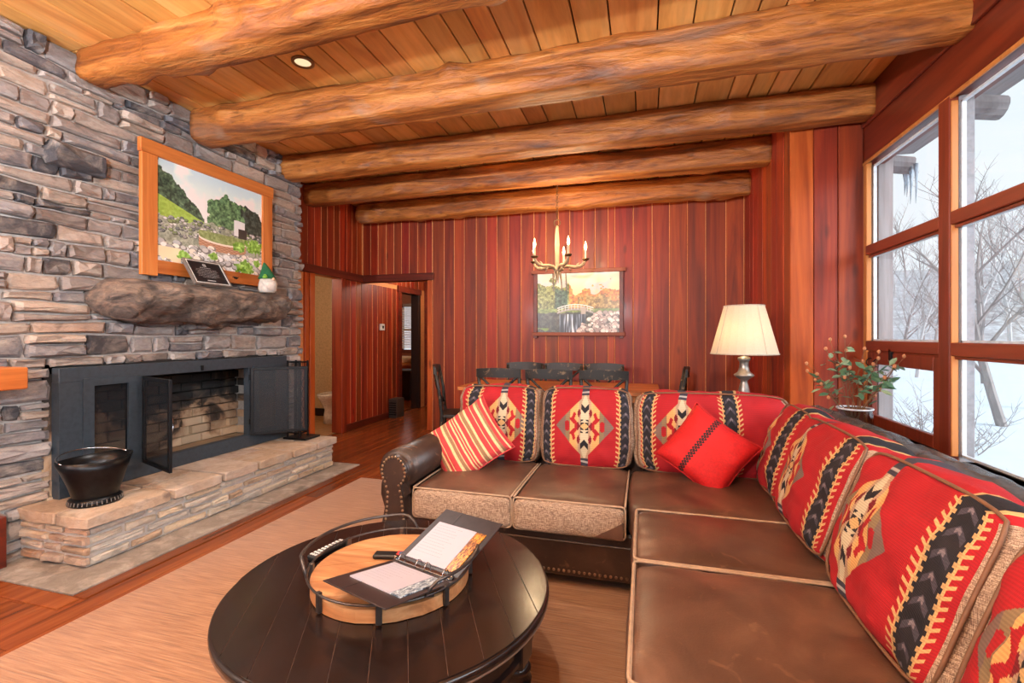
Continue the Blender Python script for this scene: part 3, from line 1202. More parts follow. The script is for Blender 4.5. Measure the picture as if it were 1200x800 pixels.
for q in ((-5.80, -5.72, 0.92, 2.06), (-5.03, -4.95, 0.92, 2.06), (-5.8, -4.95, 2.0, 2.08), (-5.8, -4.95, 0.88, 0.96), (-5.73, -5.0, 1.42, 1.46)):
    box(bm, q[0], q[1], WBY - 0.03, WBY + 0.06, q[2], q[3])
objw('window_frame', bm, M_HEADX, w3)
M_BLIND = plain('white_blind', rgb(226, 230, 234), 0.5)
bl = thing('window_blind', (-5.375, WBY - 0.06, 0.97), 'white slatted blind in the bedroom window seen down the hall', 'blind')
for k in range(24):
    bm = B()
    box(bm, -5.72, -5.03, -0.002, 0.002, -0.016, 0.016, 0, 0, Matrix.Translation((0, WBY - 0.06, 1.0 + k * 0.042)) @ Matrix.Rotation(math.radians(-28), 4, 'X'))
    objw('slat', bm, M_BLIND, bl)
M_GOLD = plain('gold_bedspread', rgb(196, 116, 40), 0.8)
M_CREAM = plain('cream_bedding', rgb(222, 206, 176), 0.85)
t = thing('bed', (-5.75, 9.2, 0), 'bed with gold spread and pale bedding in the far bedroom', 'bed')
bm = B()
box(bm, -6.6, -4.98, 8.3, 10.2, 0.12, 0.30, 0.02)
objw('bed_base', bm, M_DARKWOOD, t)
bm = soft_box(1.66, 1.95, 0.42, 8, 8)
for v in bm.verts:
    v.co += Vector((-5.79, 9.24, 0.48))
objw('bedspread', bm, M_GOLD, t, smooth=True)
bm = soft_box(1.6, 0.75, 0.16, 8, 6)
for v in bm.verts:
    v.co += Vector((-5.79, 9.8, 0.74))
objw('bedding', bm, M_CREAM, t, smooth=True)
t = thing('nightstand', (-4.75, 8.75, 0), 'near black nightstand beside the bed, glimpsed through the hall doorway', 'nightstand')
bx('cabinet', M_DARKWOOD, -4.96, -4.52, 8.5, 8.95, 0.0, 0.56, parent=t, bev=0.006)
bx('top', M_DARKWOOD, -4.99, -4.49, 8.47, 8.98, 0.56, 0.60, parent=t, bev=0.008)
d = bpy.data.lights.new('bedroom_lamp', 'POINT')
d.energy = 40
d.color = (1.0, 0.8, 0.55)
d.shadow_soft_size = 0.1
lo_ = bpy.data.objects.new('bedroom_lamp', d)
lo_.location = (-6.4, 8.2, 2.1)
COL.objects.link(lo_)

# nook at the right: return wall by the window and the side wall
bm = B()
box(bm, XN + 0.023, XR + 0.1, YC + 0.022, YC + 0.12, 0, H + 0.02)
wr_ = struct(objw('wall_nook', bm, M_GAP))
boards(wr_, 'y', YC + 0.022, XN, XN + 0.165, 0, H - 0.14, [0.165], rd, 1, M_TRIM, 0.024, 0.005)
boards(wr_, 'y', YC + 0.022, XN + 0.165, XR, 0, H, [0.165], rd, 1, None, 0.022, 0.005)
bm = B()
box(bm, XN + 0.022, XN + 0.12, YC + 0.12, YF + 0.1, 0, H + 0.02)
ws = struct(objw('wall_nook_side', bm, M_GAP))
boards(ws, 'x', XN + 0.022, YC + 0.0, YF, 0, H, [0.17, 0.19, 0.21], rd, 1)

# ------------------------------------------------------------------ window wall (right)
SILL, WT = 0.62, 2.594
bm = B()
box(bm, XR, XR + 0.14, YB - 0.2, YC + 0.02, WT, H + 0.02, 0.0)
box(bm, XR, XR + 0.14, YB - 0.2, YC + 0.02, 0, SILL)
box(bm, XR, XR + 0.14, YB - 0.2, -1.75, SILL, WT)
wr = struct(objw('wall_right', bm, M_HEAD))
bx('fascia_board', M_HEAD, XR - 0.02, XR, YB, YC, 2.86, H, parent=wr, bev=0.004)
struct(bx('trim_14', M_WINY, XR - 0.06, XR + 0.16, YB, YC - 0.01, SILL - 0.04, SILL, bev=0.005))
struct(bx('trim_15', M_STOP, XR - 0.012, XR, YB, YC - 0.005, WT - 0.018, WT + 0.006, bev=0.002))


def glass_mat():
    m = NT('window_glass')
    n, l = m.n, m.l
    out = n['Material Output']
    tr = m.new('BsdfTransparent')
    tr.inputs[0].default_value = (0.96, 0.98, 0.985, 1)
    gl = m.new('BsdfGlossy')
    gl.inputs['Roughness'].default_value = 0.02
    fac = m.facing(0.03, 0.45)
    mx = m.new('MixShader')
    l.new(fac, mx.inputs[0])
    l.new(tr.outputs[0], mx.inputs[1])
    l.new(gl.outputs[0], mx.inputs[2])
    l.new(mx.outputs[0], out.inputs[0])
    return m.m


M_GLASS = glass_mat()
M_POST = plain('grey_storm_post', rgb(150, 146, 150), 0.7)
M_WHITEW = plain('white_storm_frame', rgb(226, 230, 236), 0.5)
mull = [(4.085, 4.14), (3.08, 3.18), (2.03, 2.13), (0.98, 1.08), (-0.07, 0.03), (-1.12, -1.02), (-1.85, -1.75)]
rails = [(WT - 0.03, WT), (1.895, 1.968), (1.19, 1.262), (SILL, SILL + 0.03)]
for i in range(len(mull) - 1):
    ya, yb = mull[i + 1][1], mull[i][0]
    win = struct(thing('window_%d' % (i + 10), (XR, (ya + yb) / 2, SILL), None, None))
    bx('mullion', M_WIN, XR - 0.015, XR + 0.0295, mull[i + 1][0], ya, SILL, WT, parent=win, bev=0.004)
    if i == 0:
        bx('mullion', M_STOP, XR - 0.008, XR + 0.0295, 4.085, 4.135, SILL, WT, parent=win, bev=0.004)
    bx('mullion_stop', M_STOP, XR - 0.010, XR + 0.022, yb - 0.010, yb - 0.0005, SILL + 0.03, WT - 0.03, parent=win, bev=0.003)
    for (za, zb) in rails[1:3]:
        bx('transom', M_WINY, XR - 0.012, XR + 0.0295, ya, yb, za, zb, parent=win, bev=0.005)
        bx('transom_lip', M_WINY, XR + 0.004, XR + 0.022, ya, yb, za - 0.018, za - 0.001, parent=win, bev=0.003)
    for k in range(3):
        z1, z0 = rails[k][0], rails[k + 1][1]
        if i == 0 and k == 2:
            # opening casement with its own frame, stay and hooks
            cs = B()
            f = 0.075
            for q in ((ya + 0.004, ya + f, z0, z1 - 0.01), (yb - f, yb - 0.004, z0, z1 - 0.01), (ya + f, yb - f, z0, z0 + f), (ya + f, yb - f, z1 - f - 0.02, z1 - 0.01)):
                box(cs, XR - 0.002, XR + 0.034, *q, 0.004)
            co = objw('casement', cs, M_WIN, win)
            bm = B()
            box(bm, XR - 0.012, XR + 0.006, (ya + yb) / 2 + 0.08, (ya + yb) / 2 + 0.115, z1 - 0.075, z1 + 0.02, 0.002)
            objw('latch', bm, M_IRON, co)
            for hy in (0.27, 0.38):
                bm = B()
                pts = [(XR - 0.006 - 0.03 * math.sin(a), (ya + yb) / 2 + hy, z1 - 0.085 - 0.03 * math.cos(a)) for a in [PI * 1.6 * q / 8 for q in range(9)]]
                tube(bm, pts, 0.004, 6)
                objw('hook', bm, M_IRON, co, smooth=True)
        bm = B()
        box(bm, XR + 0.023, XR + 0.029, ya, yb, z0, z1)
        objw('pane', bm, M_GLASS, win)
        if k == 0:
            bx('storm_post', M_POST, XR + 0.031, XR + 0.10, mull[i + 1][0] + 0.004, ya - 0.004, SILL, WT, parent=win, bev=0.003)
        bm = B()
        g = 0.012
        for q in ((ya, ya + g, z0, z1), (yb - g, yb, z0, z1), (ya, yb, z0, z0 + g), (ya, yb, z1 - g, z1)):
            box(bm, XR + 0.036, XR + 0.056, *q)
        objw('storm_frame', bm, M_WHITEW, win)

# wall behind the viewer with a broad window
bm = B()
box(bm, XL - 0.5, -2.65, YB - 0.14, YB, 0, H + 0.02)
box(bm, 0.85, XR + 0.1, YB - 0.14, YB, 0, H + 0.02)
box(bm, -2.65, 0.85, YB - 0.14, YB, 0, 0.75)
box(bm, -2.65, 0.85, YB - 0.14, YB, 2.7, H + 0.02)
struct(objw('wall_front', bm, M_WALL))
w2 = struct(thing('window_2', (-0.9, YB, 0.75), None, None))
bm = B()
for xa in (-2.65, -1.5, -0.35, 0.8):
    box(bm, xa, xa + 0.06, YB - 0.11, YB + 0.02, 0.75, 2.7)
for za in (0.75, 2.64):
    box(bm, -2.65, 0.85, YB - 0.10, YB + 0.01, za, za + 0.06)
objw('window_frame', bm, M_WIN, w2)
for k, (xa, xb) in enumerate(((-2.59, -1.5), (-1.44, -0.35), (-0.29, 0.8))):
    bm = B()
    box(bm, xa, xb, YB - 0.06, YB - 0.054, 0.81, 2.64)
    objw('pane', bm, M_GLASS, w2)

# ------------------------------------------------------------------ thermostat and vent
d = bpy.data.lights.new('hall_fill_light', 'POINT')  # light added to brighten the dark hall, without a fixture
d.energy = 26
d.color = (1.0, 0.88, 0.72)
d.shadow_soft_size = 0.12
lo_ = bpy.data.objects.new('hall_fill_light', d)
lo_.location = (-3.2, 6.9, 2.3)
COL.objects.link(lo_)
t = thing('thermostat', (XW + 0.002, 6.42, 1.42), 'small white thermostat on the red board wall of the hall', 'thermostat')
M_WHITE = plain('white_plastic', rgb(232, 230, 226), 0.4)
bx('housing', M_WHITE, XW - 0.002, XW + 0.03, 6.36, 6.47, 1.38, 1.48, parent=t, bev=0.006)
bx('dial', M_IRON, XW + 0.03, XW + 0.036, 6.395, 6.435, 1.41, 1.45, parent=t, bev=0.004)
t = thing('wall_heater', (XW + 0.1, 6.72, 0), 'small dark grey box heater on the floor against the red hall boards', 'heater')
M_GREYBOX = plain('dark_grey_box', rgb(70, 62, 56), 0.5)
bx('housing', M_GREYBOX, XW + 0.017, XW + 0.16, 6.60, 6.84, 0.0, 0.30, parent=t, bev=0.006)
for k in range(6):
    bx('grille_bar', M_IRON, XW + 0.03, XW + 0.148, 6.594, 6.600, 0.05 + k * 0.036, 0.068 + k * 0.036, parent=t)

# ------------------------------------------------------------------ printed and woven pictures (computed arrays)
def fbm(h, w, sx, sy, seed, octv=4):
    r = np.random.RandomState(seed)
    out = np.zeros((h, w))
    amp, tot = 1.0, 0.0
    for o in range(octv):
        gx, gy = max(2, int(sx * 2 ** o) + 2), max(2, int(sy * 2 ** o) + 2)
        g = r.rand(gy + 1, gx + 1)
        xs, ys = np.linspace(0, gx - 1.001, w), np.linspace(0, gy - 1.001, h)
        xi, yi = xs.astype(int), ys.astype(int)
        fx, fy = xs - xi, ys - yi
        fx, fy = fx * fx * (3 - 2 * fx), fy * fy * (3 - 2 * fy)
        a = g[yi][:, xi] * (1 - fx) + g[yi][:, xi + 1] * fx
        b = g[yi + 1][:, xi] * (1 - fx) + g[yi + 1][:, xi + 1] * fx
        out += amp * (a * (1 - fy)[:, None] + b * fy[:, None])
        tot += amp
        amp *= 0.55
    return out / tot


def C(*c):
    return np.array(c, float) / 255.0


def put(img, mask, col):
    m = np.clip(mask, 0, 1)[..., None] if mask.dtype != bool else mask[..., None].astype(float)
    img[:] = img * (1 - m) + col * m


def rocks(img, mask, n, cols, r0, r1, seed, flat=0.6):
    h, w = img.shape[:2]
    yy, xx = np.mgrid[0:h, 0:w]
    r = np.random.RandomState(seed)
    ys, xs = np.nonzero(mask)
    idx = r.choice(len(ys), n)
    order = np.argsort(ys[idx])
    for i in idx[order]:
        cy, cx = ys[i], xs[i]
        rad = r.uniform(r0, r1) * w
        y0, y1, x0, x1 = max(0, int(cy - rad - 2)), min(h, int(cy + rad + 2)), max(0, int(cx - rad - 2)), min(w, int(cx + rad + 2))
        dx, dy = (xx[y0:y1, x0:x1] - cx) / rad, (yy[y0:y1, x0:x1] - cy) / (rad * flat)
        an = r.uniform(0, 3)
        e = (np.abs(dx * np.cos(an) + dy * np.sin(an)) ** 2.6 + np.abs(dy * np.cos(an) - dx * np.sin(an)) ** 2.6)
        c = cols[r.randint(len(cols))] * r.uniform(0.85, 1.1)
        sub = img[y0:y1, x0:x1]
        put(sub, e < 1, c * 0.55)
        put(sub, ((dx + 0.15) ** 2 + (dy + 0.25) ** 2) < 0.62, c)


def picture_garden():
    h, w = 400, 540
    yy, xx = np.mgrid[0:h, 0:w]
    u, v = xx / w, yy / h
    img = np.zeros((h, w, 3))
    img[:] = C(176, 206, 232) + (C(236, 242, 246) - C(176, 206, 232)) * np.clip(v * 2.2, 0, 1)[..., None]
    cl = fbm(h, w, 4, 4, 1)
    put(img, np.clip((cl - 0.48) * 4, 0, 0.8), C(248, 249, 250))
    n = fbm(h, w, 12, 9, 2)
    tl = v > 0.0 + (u / 0.36) * 0.42 + (n - 0.5) * 0.22
    leaf = fbm(h, w, 50, 40, 3, 3)
    green = C(58, 82, 66)[None, None] + (leaf - 0.5)[..., None] * np.array([0.5, 0.6, 0.45])
    put(img, tl & (v < 0.56) & (u < 0.4), green)
    tr = v > 0.30 - 0.12 * np.sin((u - 0.45) * 6) + (n - 0.5) * 0.25
    put(img, tr & (u > 0.44 + (n - 0.5) * 0.3 + (leaf - 0.5) * 0.06) & (v < 0.62), C(70, 108, 74) + (leaf - 0.5)[..., None] * np.array([0.6, 0.7, 0.5]))
    put(img, tr & (u > 0.80 + (n - 0.5) * 0.2) & (v < 0.7), C(40, 56, 52) + (leaf - 0.5)[..., None] * 0.4)
    lawn = (v > 0.34 + 0.45 * u) & (v < 0.6 + u * 0.1) & (u < 0.42)
    put(img, lawn, C(142, 176, 74) + (leaf - 0.5)[..., None] * 0.2)
    put(img, v > 0.54 + (n - 0.5) * 0.08 + 0.03 * np.sin(u * 9), C(136, 146, 134) + (leaf - 0.5)[..., None] * 0.4)
    rocks(img, (v > 0.52) & (v < 0.72), 240, [C(150, 156, 160), C(96, 104, 110), C(190, 194, 196), C(120, 140, 96)], 0.008, 0.024, 4)
    put(img, ((u - 0.62) ** 2 / 0.06 + (v - 0.72) ** 2 / 0.012) < 1, C(150, 150, 150) + (leaf - 0.5)[..., None] * 0.3)
    ring = (np.abs(u - 0.58) < 0.23)
    top = 0.665 + 0.05 * np.sqrt(np.clip(1 - ((u - 0.58) / 0.23) ** 2, 0, 1))
    put(img, ring & (v > 0.60) & (v < top), C(120, 140, 86) + (leaf - 0.5)[..., None] * 0.3)
    put(img, ring & (v > top) & (v < top + 0.085), C(150, 106, 82) + ((np.floor(v * 70) + np.floor(u * 40)) % 2)[..., None] * 0.1)
    put(img, ring & (v > top - 0.012) & (v < top + 0.008), C(214, 206, 196))
    put(img, v > 0.82 + (n - 0.5) * 0.06, C(196, 200, 204) + (leaf - 0.5)[..., None] * 0.3)
    rocks(img, (v > 0.78), 130, [C(206, 208, 212), C(168, 172, 178), C(226, 222, 214)], 0.015, 0.045, 6)
    put(img, (u < 0.2) & (v > 0.84) & (n > 0.4), C(226, 204, 170))
    shed = (u > 0.685) & (u < 0.80) & (v > 0.40 + 0.12 * np.abs(u - 0.72)) & (v < 0.58)
    put(img, shed, C(206, 210, 214))
    put(img, (u > 0.73) & (u < 0.82) & (v > 0.49) & (v < 0.60), C(40, 36, 40))
    for cx, cy, rr, s in ((0.80, 0.92, 0.10, 7), (0.22, 0.90, 0.06, 8), (0.9, 0.66, 0.10, 9), (0.74, 0.70, 0.07, 10), (0.48, 0.86, 0.05, 11), (0.93, 0.85, 0.05, 12)):
        d = np.sqrt(((u - cx) / rr) ** 2 + ((v - cy) / (rr * 0.9)) ** 2) + (leaf - 0.5) * 1.2
        put(img, d < 0.9, C(122, 172, 70) + (leaf - 0.5)[..., None] * 0.7)
    return np.clip(img * 1.12 + 0.03, 0, 1)


def picture_bridge():
    h, w = 360, 500
    yy, xx = np.mgrid[0:h, 0:w]
    u, v = xx / w, yy / h
    img = np.zeros((h, w, 3))
    img[:] = C(226, 218, 214) + (C(250, 214, 150) - C(226, 218, 214)) * np.clip(v * 2.4, 0, 1)[..., None]
    cl = fbm(h, w, 5, 4, 11)
    put(img, np.clip((cl - 0.5) * 4, 0, 0.7), C(170, 182, 204))
    n = fbm(h, w, 9, 8, 12)
    leaf = fbm(h, w, 46, 36, 13, 3)
    L = (leaf - 0.5)[..., None]
    put(img, (v > 0.30 + (n - 0.5) * 0.5) & (v < 0.66), C(206, 132, 48) + L * np.array([0.8, 0.7, 0.3]))
    put(img, (v > 0.42 + (n - 0.5) * 0.5 + 0.1 * (u < 0.6)) & (u > 0.5) & (v < 0.66), C(150, 122, 52) + L * 0.7)
    put(img, (v > 0.12 + 0.3 * u + (n - 0.5) * 0.5) & (u < 0.40) & (v < 0.66), C(112, 122, 52) + L * 0.8)
    put(img, (v > 0.30 + (n - 0.5) * 0.4) & (u > 0.22) & (u < 0.38) & (v < 0.6), C(52, 82, 58) + L * 0.6)
    put(img, v > 0.60, C(112, 132, 58) + L * 0.5)
    put(img, (v > 0.66 + (n - 0.5) * 0.05), C(52, 54, 40) + L * 0.5)
    for sx in (0.20, 0.30, 0.36):
        put(img, (np.abs(u - sx - (v - 0.1) * 0.04) < 0.008) & (v < 0.3), C(90, 80, 70))
    wf = (u > 0.28) & (u < 0.60) & (v > 0.69)
    st = fbm(h, w, 70, 3, 15, 3)
    put(img, wf, C(36, 44, 56)[None, None] + np.clip(st - 0.45, 0, 1)[..., None] * np.array([2.2, 2.3, 2.5]))
    arc = 0.585 - 0.055 * (1 - ((u - 0.47) / 0.21) ** 2)
    br = np.abs(u - 0.47) < 0.22
    put(img, br & (v > arc + 0.06) & (v < arc + 0.095), C(150, 146, 142))
    put(img, br & (np.abs(v - arc) < 0.008), C(226, 224, 222))
    put(img, br & (np.abs(v - arc - 0.035) < 0.006), C(206, 204, 202))
    put(img, br & (v > arc) & (v < arc + 0.08) & ((u * 26) % 1 < 0.16), C(220, 218, 216))
    put(img, (u > 0.54) & (u < 0.60) & (v > 0.58) & (v < 0.69), C(170, 160, 150))
    rm = (v > 0.66 + 0.25 * np.clip((0.74 - u) / 0.24, 0, 1)) & (u > 0.50) & (v > 0.655)
    rocks(img, rm, 150, [C(222, 206, 200), C(196, 176, 170), C(236, 226, 220), C(160, 140, 136)], 0.016, 0.036, 16, 0.8)
    put(img, (u < 0.25) & (v > 0.92) & (n > 0.45), C(110, 140, 50))
    return img


RED, DKRED, CREAM_, INK = C(172, 10, 22), C(120, 6, 22), C(212, 170, 110), C(24, 20, 27)
TAUPE, TAN = C(124, 100, 88), C(196, 152, 96)


def kilim(w, h, dia, bands, seed, dh=0.40, dw=0.31, ws=1.0):
    """southwestern weave; dia: centres of the diamonds, bands: centres of the braid stripes (in u)"""
    yy, xx = np.mgrid[0:h, 0:w]
    u, v = xx / w, 1 - yy / h
    asp = w / h
    img = np.zeros((h, w, 3))
    n = fbm(h, w, 6, 6, seed)
    img[:] = RED + (n - 0.5)[..., None] * np.array([0.10, 0.04, 0.04])
    q = 34.0
    YEL, OLIVE, PINK = C(222, 166, 98), C(140, 116, 82), C(182, 146, 116)
    for c in dia:
        du = np.abs(u - c) / ws
        a = np.floor(du / dw * 44) / 44
        b = np.floor(np.abs(v - 0.5) / dh * 44) / 44
        d = a + b
        ins = d < 1.0
        put(img, ins, TAUPE)
        put(img, ins & (a < 0.64), OLIVE)
        put(img, ins & (a < 0.50), YEL)
        put(img, ins & (a < 0.27), CREAM_)
        put(img, ins & (a < 0.20), PINK)
        # red lozenges and flames
        put(img, (np.abs(a - 0.36) / 0.085 + np.abs(b - 0.30 + (a - 0.36) * 0.8) / 0.13) < 1, RED)
        put(img, (np.abs(a - 0.24 - 0.85 * b) < 0.085) & (b < 0.25), RED)
        put(img, (a > 0.52) & (a < 0.68) & (b < 0.15 - 0.4 * np.abs(a - 0.58)), RED)
        put(img, (np.abs(a - 0.38) < 0.05) & (b < 0.05), YEL)
        put(img, (np.abs(a - 0.19) / 0.06 + np.abs(b - 0.40) / 0.16) < 1, DKRED)
        put(img, (a > 0.13) & (a < 0.23) & (b < (a - 0.12) * 1.1), DKRED)
        # centre column
        col = a < 0.13
        put(img, col & (b < 1.02), C(206, 190, 156))
        put(img, col & (b < 0.20), INK)
        put(img, col & ((b / 0.10 + a / 0.13) < 1), CREAM_)
        put(img, col & (np.abs(b - 0.16) < 0.06) & ((0.22 - b) * 1.1 > a) & (b > 0.105), C(206, 190, 156))
        put(img, col & (b > 0.40 + a * 0.9) & (b < 0.58 + a * 0.9), INK)
        put(img, col & (b > 0.62) & ((b - 0.62) / 0.40 + 0 * a < 1) & (a > 0.02 + 0.32 * (1.0 - b)), PINK)
        put(img, col & (b >= 1.0), C(58, 54, 66))
        put(img, col & (np.abs(b - 1.12) < 0.03), C(176, 168, 160))
    for c in bands:
        du = np.abs(u - c) / ws
        bw = 0.072
        put(img, du < bw, INK + (n - 0.5)[..., None] * 0.10)
        ch = ((v + du * asp * 0.9) * 7.5) % 1.0
        put(img, (du < bw * 0.62) & (ch < 0.34), C(66, 60, 70))
        put(img, (du < bw * 0.20) & (np.abs(ch - 0.17) < 0.10), C(120, 108, 112))
        e = du - bw * 1.02
        put(img, np.abs(e) < 0.006, CREAM_)
        sg = ((v - e * asp * 0.55) * 17) % 1.0
        put(img, (e > 0) & (e < 0.040) & (sg < 0.40), CREAM_)
        sg2 = (v * 17) % 1.0
        put(img, (e < 0) & (e > -0.018) & (sg2 < 0.5), CREAM_ * 0.9)
    thr = 0.94 + 0.06 * np.sin(v * h * 0.9)
    img *= thr[..., None]
    return img


def stripes_cloth(w, h):
    yy, xx = np.mgrid[0:h, 0:w]
    u = (xx / w)
    img = np.zeros((h, w, 3))
    img[:] = C(198, 60, 60)
    seq = [(0.02, 0.045, 'c'), (0.10, 0.14, 't'), (0.14, 0.17, 'c'), (0.205, 0.22, 'c'), (0.29, 0.33, 'c'), (0.33, 0.37, 't'), (0.37, 0.385, 'c'), (0.43, 0.455, 'c'), (0.475, 0.49, 'c'), (0.51, 0.535, 'c'), (0.59, 0.61, 'c'), (0.61, 0.655, 't'), (0.655, 0.69, 'c'), (0.755, 0.77, 'c'), (0.82, 0.86, 'c'), (0.86, 0.895, 't'), (0.94, 0.965, 'c')]
    for a, b, k in seq:
        put(img, (u > a) & (u < b), C(226, 196, 142) if k == 'c' else C(150, 112, 78))
    n = fbm(h, w, 90, 90, 5, 2)
    return img * (0.9 + 0.2 * n)[..., None]


def red_trim_cloth(w, h):
    yy, xx = np.mgrid[0:h, 0:w]
    u, v = xx / w, yy / h
    img = np.zeros((h, w, 3))
    img[:] = C(198, 18, 18)
    n = fbm(h, w, 60, 60, 5, 2)
    a = np.abs(u - 0.40)
    loop = np.abs(np.sin(v * 62 + 1.4 * np.sign(u - 0.40)))
    put(img, (a < 0.042) & (np.abs(a - 0.030 * loop) < 0.013), C(30, 14, 16))
    put(img, a < 0.007, C(30, 14, 16))
    return img * (0.92 + 0.16 * n)[..., None]


def page_print(w, h, lines, seed, photo=True):
    r = np.random.RandomState(seed)
    img = np.ones((h, w, 3)) * C(176, 172, 184)
    y = 0.08
    for k in range(lines):
        x1 = r.uniform(0.6, 0.95)
        yy = int(h * y)
        x = int(w * 0.06)
        while x < w * x1 * (0.78 if photo else 1):
            L = r.randint(3, 12)
            img[yy:yy + 2, x:x + L] = C(150, 146, 156)
            x += L + 3
        y += 0.8 / lines
    return img


def page_photo(w, h, seed, cols):
    n, m = fbm(h, w, 10, 14, seed), fbm(h, w, 40, 40, seed + 1, 3)
    img = np.zeros((h, w, 3))
    img[:] = cols[0] + (cols[1] - cols[0]) * np.clip((n - 0.3) * 2.5, 0, 1)[..., None] + (m - 0.5)[..., None] * 0.8
    return img


def plaque_print():
    h, w = 230, 320
    r = np.random.RandomState(3)
    img = np.ones((h, w, 3)) * C(34, 34, 38)
    # small square emblem, heading, centred lines and a signature line
    img[18:44, 146:176] = C(214, 214, 216)
    img[24:38, 152:170] = C(34, 34, 38)
    img[28:34, 157:165] = C(214, 214, 216)
    for y, half, t in ((58, 52, 5), (78, 96, 3), (92, 104, 3), (106, 90, 3), (120, 108, 3), (134, 98, 3), (148, 102, 3), (162, 70, 3)):
        x = 160 - half
        while x < 160 + half:
            L = r.randint(5, 16)
            img[y:y + t, x:min(x + L, 160 + half)] = C(196, 196, 198)
            x += L + 4
    img[194:202, 120:200] = C(200, 200, 202)
    return img


# ------------------------------------------------------------------ framed pictures
def frame_x(label, x, y0, y1, z0, z1, fw, fh):
    """on the stone wall, facing +x; the side posts run past the rails like a log-cabin frame"""
    t = thing('framed_picture', (x, (y0 + y1) / 2, z0), label, 'picture')
    bx('frame_rail', M_FRAMEH, x, x + 0.036, y0 - 0.01, y1 + 0.01, z1 - fh, z1, parent=t, bev=0.003)
    bx('frame_rail', M_FRAMEH, x, x + 0.026, y0 + fw, y1 - fw, z0 + 0.02, z0 + 0.02 + fh, parent=t, bev=0.003)
    bx('frame_post', M_FRAME, x, x + 0.032, y0, y0 + fw, z0 - 0.0, z1 - fh, parent=t, bev=0.003)
    bx('frame_post', M_FRAME, x, x + 0.032, y1 - fw, y1, z0 - 0.0, z1 - fh, parent=t, bev=0.003)
    bm = B()
    uv = bm.loops.layers.uv.new('UVMap')
    a, b, c, d = y0 + fw - 0.01, y1 - fw + 0.01, z0 + fh + 0.01, z1 - fh + 0.01
    box(bm, x + 0.004, x + 0.014, a, b, c, d)
    for f in bm.faces:
        for l in f.loops:
            l[uv].uv = ((l.vert.co.y - a) / (b - a), (l.vert.co.z - c) / (d - c))
    objw('canvas', bm, img_mat('garden_print', picture_garden(), 0.35), t)
    return t


t = frame_x('large framed garden picture with round brick planter hanging on the stone wall above the mantel', XL + 0.045, 2.487, 3.70, 1.735, 2.71, 0.115, 0.10)
bm = B()
ball(bm, (XL + 0.075, 3.28, 1.803), 0.012, 8, 6, (0.5, 1.8, 0.8))
tube(bm, [(XL + 0.075, 3.25 + 0.01 * k, 1.803 + 0.01 * math.sin(k * 1.2)) for k in range(7)], 0.003, 5)
objw('carved_leaf', bm, M_DARKWOOD, t)

t = thing('framed_picture', (-0.805, YF - 0.01, 1.30), 'framed autumn picture of a white footbridge over a waterfall on the red board wall', 'picture')
px0, px1, pz0, pz1 = -1.366, -0.243, 1.295, 2.13
bx('frame_rail', M_FRAMEX, px0 - 0.03, px1 + 0.03, YF - 0.045, YF - 0.002, pz1 - 0.045, pz1, parent=t, bev=0.003)
bx('frame_rail', M_FRAMEX, px0 - 0.02, px1 + 0.02, YF - 0.045, YF - 0.002, pz0, pz0 + 0.045, parent=t, bev=0.003)
bx('frame_post', M_HEAD, px0, px0 + 0.05, YF - 0.04, YF - 0.002, pz0 - 0.03, pz1 - 0.045, parent=t, bev=0.003)
bx('frame_post', M_HEAD, px1 - 0.05, px1, YF - 0.04, YF - 0.002, pz0 - 0.03, pz1 - 0.045, parent=t, bev=0.003)
bm = B()
uv = bm.loops.layers.uv.new('UVMap')
a, b, c, d = px0 + 0.045, px1 - 0.045, pz0 + 0.04, pz1 - 0.04
box(bm, a, b, YF - 0.025, YF - 0.004, c, d)
for f in bm.faces:
    for l in f.loops:
        l[uv].uv = ((l.vert.co.x - a) / (b - a), (l.vert.co.z - c) / (d - c))
objw('canvas', bm, img_mat('bridge_print', picture_bridge(), 0.3), t)

# ------------------------------------------------------------------ plaque and gnome on the mantel
M_GREYFRAME = plain('grey_plaque_frame', rgb(112, 104, 98), 0.5)
t = thing('award_plaque', (-3.27, 2.93, 1.692), 'dark lettered plaque in a grey frame leaning at an angle on the rock mantel', 'plaque')
t.rotation_euler = (0, math.radians(-33), math.radians(0))
bm = B()
for q in ((-0.165, 0.165, 0, 0.02), (-0.165, 0.165, 0.22, 0.24), (-0.165, -0.145, 0.02, 0.22), (0.145, 0.165, 0.02, 0.22)):
    box(bm, -0.012, 0.012, q[0], q[1], q[2], q[3], 0.003)
obj('frame', bm, M_GREYFRAME, t)
bm = B()
uv = bm.loops.layers.uv.new('UVMap')
box(bm, -0.008, 0.004, -0.147, 0.147, 0.018, 0.222)
for f in bm.faces:
    for l in f.loops:
        l[uv].uv = ((l.vert.co.y + 0.147) / 0.294, (l.vert.co.z - 0.018) / 0.204)
obj('plate', bm, img_mat('plaque_print', plaque_print(), 0.3), t)
bm = B()
for q in ((-0.151, 0.151, 0.012, 0.018), (-0.151, 0.151, 0.222, 0.228), (-0.151, -0.145, 0.018, 0.222), (0.145, 0.151, 0.018, 0.222)):
    box(bm, 0.003, 0.0125, q[0], q[1], q[2], q[3])
obj('white_border', bm, M_WHITE, t)

